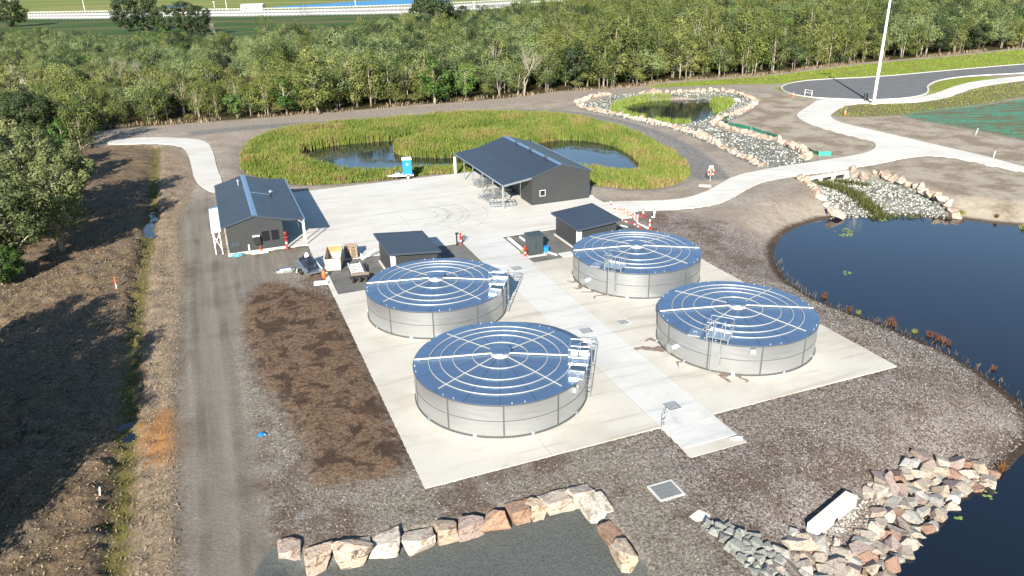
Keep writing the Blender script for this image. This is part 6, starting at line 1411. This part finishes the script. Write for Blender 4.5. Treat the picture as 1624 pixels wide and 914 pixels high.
xs_, ys_ = rng.uniform(-20, 32, 190000), rng.uniform(26, 62, 190000); bad = sdist(xs_, ys_, pad_poly, 1.) > -.05
for pl in (track, carpark, field, dirt): bad |= sdist(xs_, ys_, pl, 1.5) > -.3
bad |= (sdist(xs_, ys_, carpark, 1.5) > -.9) | (sdist(xs_, ys_, big_pond, 3.) > -.5); bad |= (to_site(xs_, ys_)[0] < 13 + 3 * fbm(xs_ / 4, ys_ / 4, 2, 4)) & (rng.random(len(xs_)) < .72); x, y = xs_[~bad], ys_[~bad]; n = len(x); nn = rng.normal(size=(n, 3)); nn[:, 2] = np.abs(nn[:, 2]) + .9; nn /= np.linalg.norm(nn, axis=1)[:, None]
V, Fq, tt = quads(np.stack([x, y, gz(x, y) + .02], -1), nn, .15, .32, rng, np.clip(rng.normal(.5, .3, n) + .3 * fbm(x / 2.5, y / 2.5, 3, 19), 0, 1)); tag(link('mulch_shreds', foliage_mesh('mulch_shreds', V, Fq, tt, M['shreds'])), kind='stuff')
# rushes along the big pond
rs = np.random.default_rng(4); RU = []
for k in range(4):
    n = 60; a = rs.uniform(0, 6.28, n); r = .3 * np.sqrt(rs.random(n)); V, Fq, tt = blades(r * np.cos(a), r * np.sin(a), np.full(n, -.05), rs.uniform(.35, .9, n), np.full(n, .05), rs, .7, np.clip(rs.normal((.25, .5, .8, .95)[k], .15, n), 0, 1)); RU.append(foliage_mesh('rush_clump', V, Fq, tt, (M['rushes'], M['rushes'], M['grassblade'], M['straw'])[k]))
for i, (x, y, kd, s) in enumerate(((1307, 471, 0, 1.2), (1347, 492, 0, 1.0), (1361, 497, 2, .9), (1385, 504, 3, 1.0), (1412, 511, 1, 1.2), (1418, 516, 0, .9), (1451, 527, 2, .9), (1474, 532, 1, 1.1), (1485, 537, 0, 1.2), (1496, 541, 1, 1.0), (1505, 546, 0, .9), (1520, 552, 3, 1.1), (1535, 560, 3, .9), (1548, 568, 3, 1.0), (1566, 577, 3, 1.2), (1590, 594, 3, 1.1), (1612, 612, 3, 1.1), (1576, 585, 1, .8), (1330, 485, 3, .8), (1288, 466, 3, .7), (1432, 520, 3, .9), (1588, 745, 1, 1.2), (1580, 349, 0, 1.2), (1526, 343, 2, 1.4), (1622, 363, 2, 1.4))):
    if kd == 3: continue
    p = at(x, y, -1.45); p[2] = max(float(gz(p[0], p[1])), WZ) - .02; nm = ('rust brown', 'orange brown', 'yellow green', 'grey straw coloured')[kd]
    tag(link('rush_clump', RU[kd], None, p, rs.uniform(0, 6), s * .54), nm + ' rush clump on the waterline of the big blue pond', 'rushes', nm + ' rush clumps on the pond edge')
shore = resample(wpoly([(1228, 405), (1235, 425), (1250, 445), (1272, 462), (1300, 478), (1350, 497), (1400, 514), (1450, 537), (1500, 557), (1550, 587), (1590, 612), (1624, 645)], WZ, 1, False), .4)
x, y, s, rs = area_pts(ribbon(shore, .45, .35), 5200, 31); k = rs.random(len(x)) < .35 + .6 * (fbm(x / 2, y / 2, 2, 12) > 0); x, y = x[k], y[k]
V, Fq, tt = blades(x, y, np.maximum(gz(x, y), WZ) - .02, rs.uniform(.12, .55, len(x)), rs.uniform(.02, .045, len(x)), rs, .9, np.clip(rs.normal(.3, .25, len(x)), 0, 1)); tag(link('shore_fringe', foliage_mesh('shore_fringe', V, Fq, tt, M['straw'])), kind='stuff')
# floating leaves
def floaters(name, polys, n, size, z, mat, seed, thresh=None):
    x, y, s, rs = area_pts(polys, n, seed)
    if thresh is not None: k = fbm(x / 2.5, y / 2.5, 3, seed) > thresh; x, y = x[k], y[k]
    m = len(x); a = rs.uniform(0, 6.28, m); V = []
    r = size * rs.uniform(.6, 1.3, m)
    for j in range(6): V.append(np.stack([x + r * np.cos(a + j * 1.05), y + r * np.sin(a + j * 1.05), np.full(m, z) + rs.uniform(.004, .02, m)], -1))
    V = np.stack(V, 1).reshape(-1, 3); Fq = np.arange(6 * m).reshape(-1, 6); return tag(link(name, foliage_mesh(name, V, Fq, np.repeat(rs.random(m), 6), mat)), kind='stuff')
lp = [wpoly(p, WZ, 1) for p in ([(1318, 362), (1335, 358), (1360, 371), (1345, 376), (1328, 374)], [(1392, 346), (1405, 347), (1412, 351), (1396, 352)], [(1334, 430), (1350, 429), (1374, 434), (1360, 439), (1342, 437)], [(1550, 780), (1566, 777), (1586, 784), (1580, 794), (1562, 790)], [(1514, 820), (1540, 821), (1545, 826), (1518, 825)], [(1597, 752), (1620, 745), (1640, 755), (1640, 775), (1612, 768)], [(1526, 808), (1533, 808), (1533, 816), (1526, 816)])]
floaters('lily_pads', lp, 16000, .11, WZ, M['pads'], 21, -.05)
floaters('pond_weed', [wpoly(p, WZR, 1) for p in ([(478, 250), (500, 240), (560, 232), (625, 230), (628, 245), (560, 246), (540, 262), (515, 264), (490, 258)], [(560, 252), (620, 250), (640, 256), (600, 262)], [(870, 230), (905, 226), (950, 231), (985, 243), (1000, 254), (940, 240), (900, 236)])], 9000, .16, WZR, M['weed'], 22, -.12)

# ------------------------------------------------------------------ the racecourse beyond the forest
def rail_line(px, lab, h=1.25, post=2.6):
    w = resample(wpoly(px, 0, 1, False), post); base = np.array([w[0][0], w[0][1], -.07]); f = thing('running_rail', lab, 'rail', base); P_ = np.c_[w, np.full(len(w), 0.0)] - base
    b = MB()
    for z in (h, h * .62): b.tube([(x, y, z + c) for x, y, c in P_], .085, 6)
    b.build('rail', M['white_plastic'], f); b = MB()
    for i, (x, y, c) in enumerate(P_): b.bar((x, y, c - .1), (x, y, c + h), .11, .11); b.bar((x, y, c + .2), (x, y - .8, c - .05), .08, .08)
    tag(b.build('post', M['white_plastic'], f), kind='stuff'); return f
R1 = [(45, 30.5), (175, 30), (326, 26.5), (406, 26), (481, 24.5), (614, 22.5), (712, 18.8), (812, 13.5), (862, 11), (912, 10), (982, 7.5), (1040, 5)]
R2 = [(45, 22), (175, 20), (326, 17), (406, 16.5), (556, 13), (656, 9.5), (740, 5.5), (812, 1.8), (860, -1)]
R3 = [(45, 26), (175, 25), (326, 22), (406, 21), (556, 18), (656, 14.5), (740, 10.5), (812, 6.5), (900, 3)]
rail_line(R1, 'nearest white racecourse rail beyond the forest'); rail_line(R3, 'middle white racecourse rail beyond the forest'); rail_line(R2, 'farthest white racecourse rail, along the lake side')
a_, b_ = wpoly(R1[:8], 0, 1, False), wpoly(R2[:8], 0, 1, False)
t = NT('sand_track'); t.set(t.ramp(t.noise(.2, 4, .6), [(.3, ph(186, 182, 168)), (.7, ph(214, 210, 198))]), .9); M['sandtrack'] = t.m
sheet('sand_track', np.vstack([a_, b_[::-1]]), -.05, M['sandtrack'])
for x, y, h, lab in ((135, 19, 13, 'white light pole at the far left of the racecourse'), (360, 16, 13, 'white light pole on the racecourse right of the dark pines'), (564, 11, 13, 'white light pole before the blue lake'), (340, 12, 4, 'short white marker post near the dark pines'), (752, 16, 5, 'white post with a box on the racecourse near the large dome shaped tree')):
    p = at(x, y); t = thing('racecourse_pole', lab, 'pole', (p[0], p[1], -.07)); b = MB(); b.tube([(0, 0, 0), (0, 0, h)], [.22, .12], 8); b.build('shaft', M['white'], t); b = MB(); b.box(-.8, .8, -.2, .2, h, h + .4); b.build('lamp_head', M['galv'], t)
# lattice tower
p = at(482, 26); t = thing('lattice_tower', 'grey lattice tower standing before the white rails', 'tower', (p[0], p[1], -.07)); HT = 17
wz_ = lambda z: 2.0 - 1.2 * z / HT
b = MB()
for sx in (-1, 1):
    for sy in (-1, 1): b.bar((sx * wz_(0), sy * wz_(0), 0), (sx * wz_(HT), sy * wz_(HT), HT), .14)
b.build('leg', M['seam'], t); b = MB()
for k in range(8):
    z0, z1 = HT * k / 8, HT * (k + 1) / 8
    for s in (-1, 1):
        b.bar((-wz_(z0), s * wz_(z0), z0), (wz_(z1), s * wz_(z1), z1), .06); b.bar((wz_(z0), s * wz_(z0), z0), (-wz_(z1), s * wz_(z1), z1), .06); b.bar((s * wz_(z0), -wz_(z0), z0), (s * wz_(z1), wz_(z1), z1), .06)
b.build('bracing', M['seam'], t); b = MB()
for z in (HT * .75, HT): b.bar((-4, 0, z), (4, 0, z), .3)
b.build('cross_arm', M['seam'], t)
# white van by the forest and pale roofs
p = at(372, 73); t = thing('parked_van', 'white van parked behind the left end of the forest', 'van', (p[0], p[1], -.05), R(-20))
b = MB(); b.add([(-2.4, -.95, .4), (2.4, -.95, .4), (2.4, .95, .4), (-2.4, .95, .4), (-2.4, -.9, 2.2), (1.0, -.9, 2.2), (1.0, .9, 2.2), (-2.4, .9, 2.2), (1.7, -.93, 1.25), (1.7, .93, 1.25), (2.4, -.95, 1.1), (2.4, .95, 1.1)],
      [(3, 2, 1, 0), (4, 5, 6, 7), (0, 4, 7, 3), (5, 8, 9, 6), (8, 10, 11, 9), (10, 1, 2, 11), (0, 1, 10, 8, 5, 4), (3, 7, 6, 9, 11, 2)]); b.build('body', M['white'], t)
b = MB(); b.add([(1.02, -.8, 2.1), (1.72, -.82, 1.32), (1.72, .82, 1.32), (1.02, .8, 2.1)], [(0, 1, 2, 3)]); b.build('windscreen', M['pane'], t)
b = MB(); b.box(.1, 1.1, -.97, -.90, 1.25, 1.9); b.box(-2.0, -.1, -.965, -.90, 1.3, 1.9); b.build('side_window', M['pane'], t)
for x in (-1.5, 1.5):
    for s in (-.9, .9): b = MB(); b.tube([(x, s - .12, .34), (x, s + .12, .34)], .34, 12); b.build('wheel', M['black'], t)
def far_hut(px, py, w, d, h, lab, rm, rz=0.0):
    p = at(px, py); t = thing('small_building', lab, 'building', (p[0], p[1], -.07), rz)
    b = MB(); b.box(-w, w, -d, d, 0, h); b.build('wall', M['beige'], t)
    b = MB(); b.slab((-w - .3, -d - .3, h + .02), (w + .3, -d - .3, h + .02), (w + .3, 0, h + .9), (-w - .3, 0, h + .9), .08); b.slab((-w - .3, 0, h + .9), (w + .3, 0, h + .9), (w + .3, d + .3, h + .02), (-w - .3, d + .3, h + .02), .08); b.build('roof', M[rm], t)
    for x in (-w * .5, w * .5): b = MB(); b.box(x - .5, x + .5, -d - .03, -d + .02, 1.0, 2.0); b.build('window', M['pane'], t)
far_hut(42, 132, 2.6, 2.0, 2.6, 'pale hut half hidden in the forest at far left', 'white', R(15))
far_hut(402, 16, 8, 4, 3.5, 'white roofed racecourse shed at the left end of the lake', 'white'); far_hut(14, 2.5, 10, 5, 4, 'white roofed building at the top left beyond the field', 'white')
# loose odds and ends
p = atg(416, 691); b = MB(); r_ = random.Random(6)
for k in range(9): b.bar((r_.uniform(-.25, .25), r_.uniform(-.2, .2), .03), (r_.uniform(-.25, .25), r_.uniform(-.2, .2), .12), .12, .05)
tag(b.build('plastic_scrap', M['blue'], loc=p), 'bright blue plastic scrap lying on the edge of the dirt track', 'scrap')
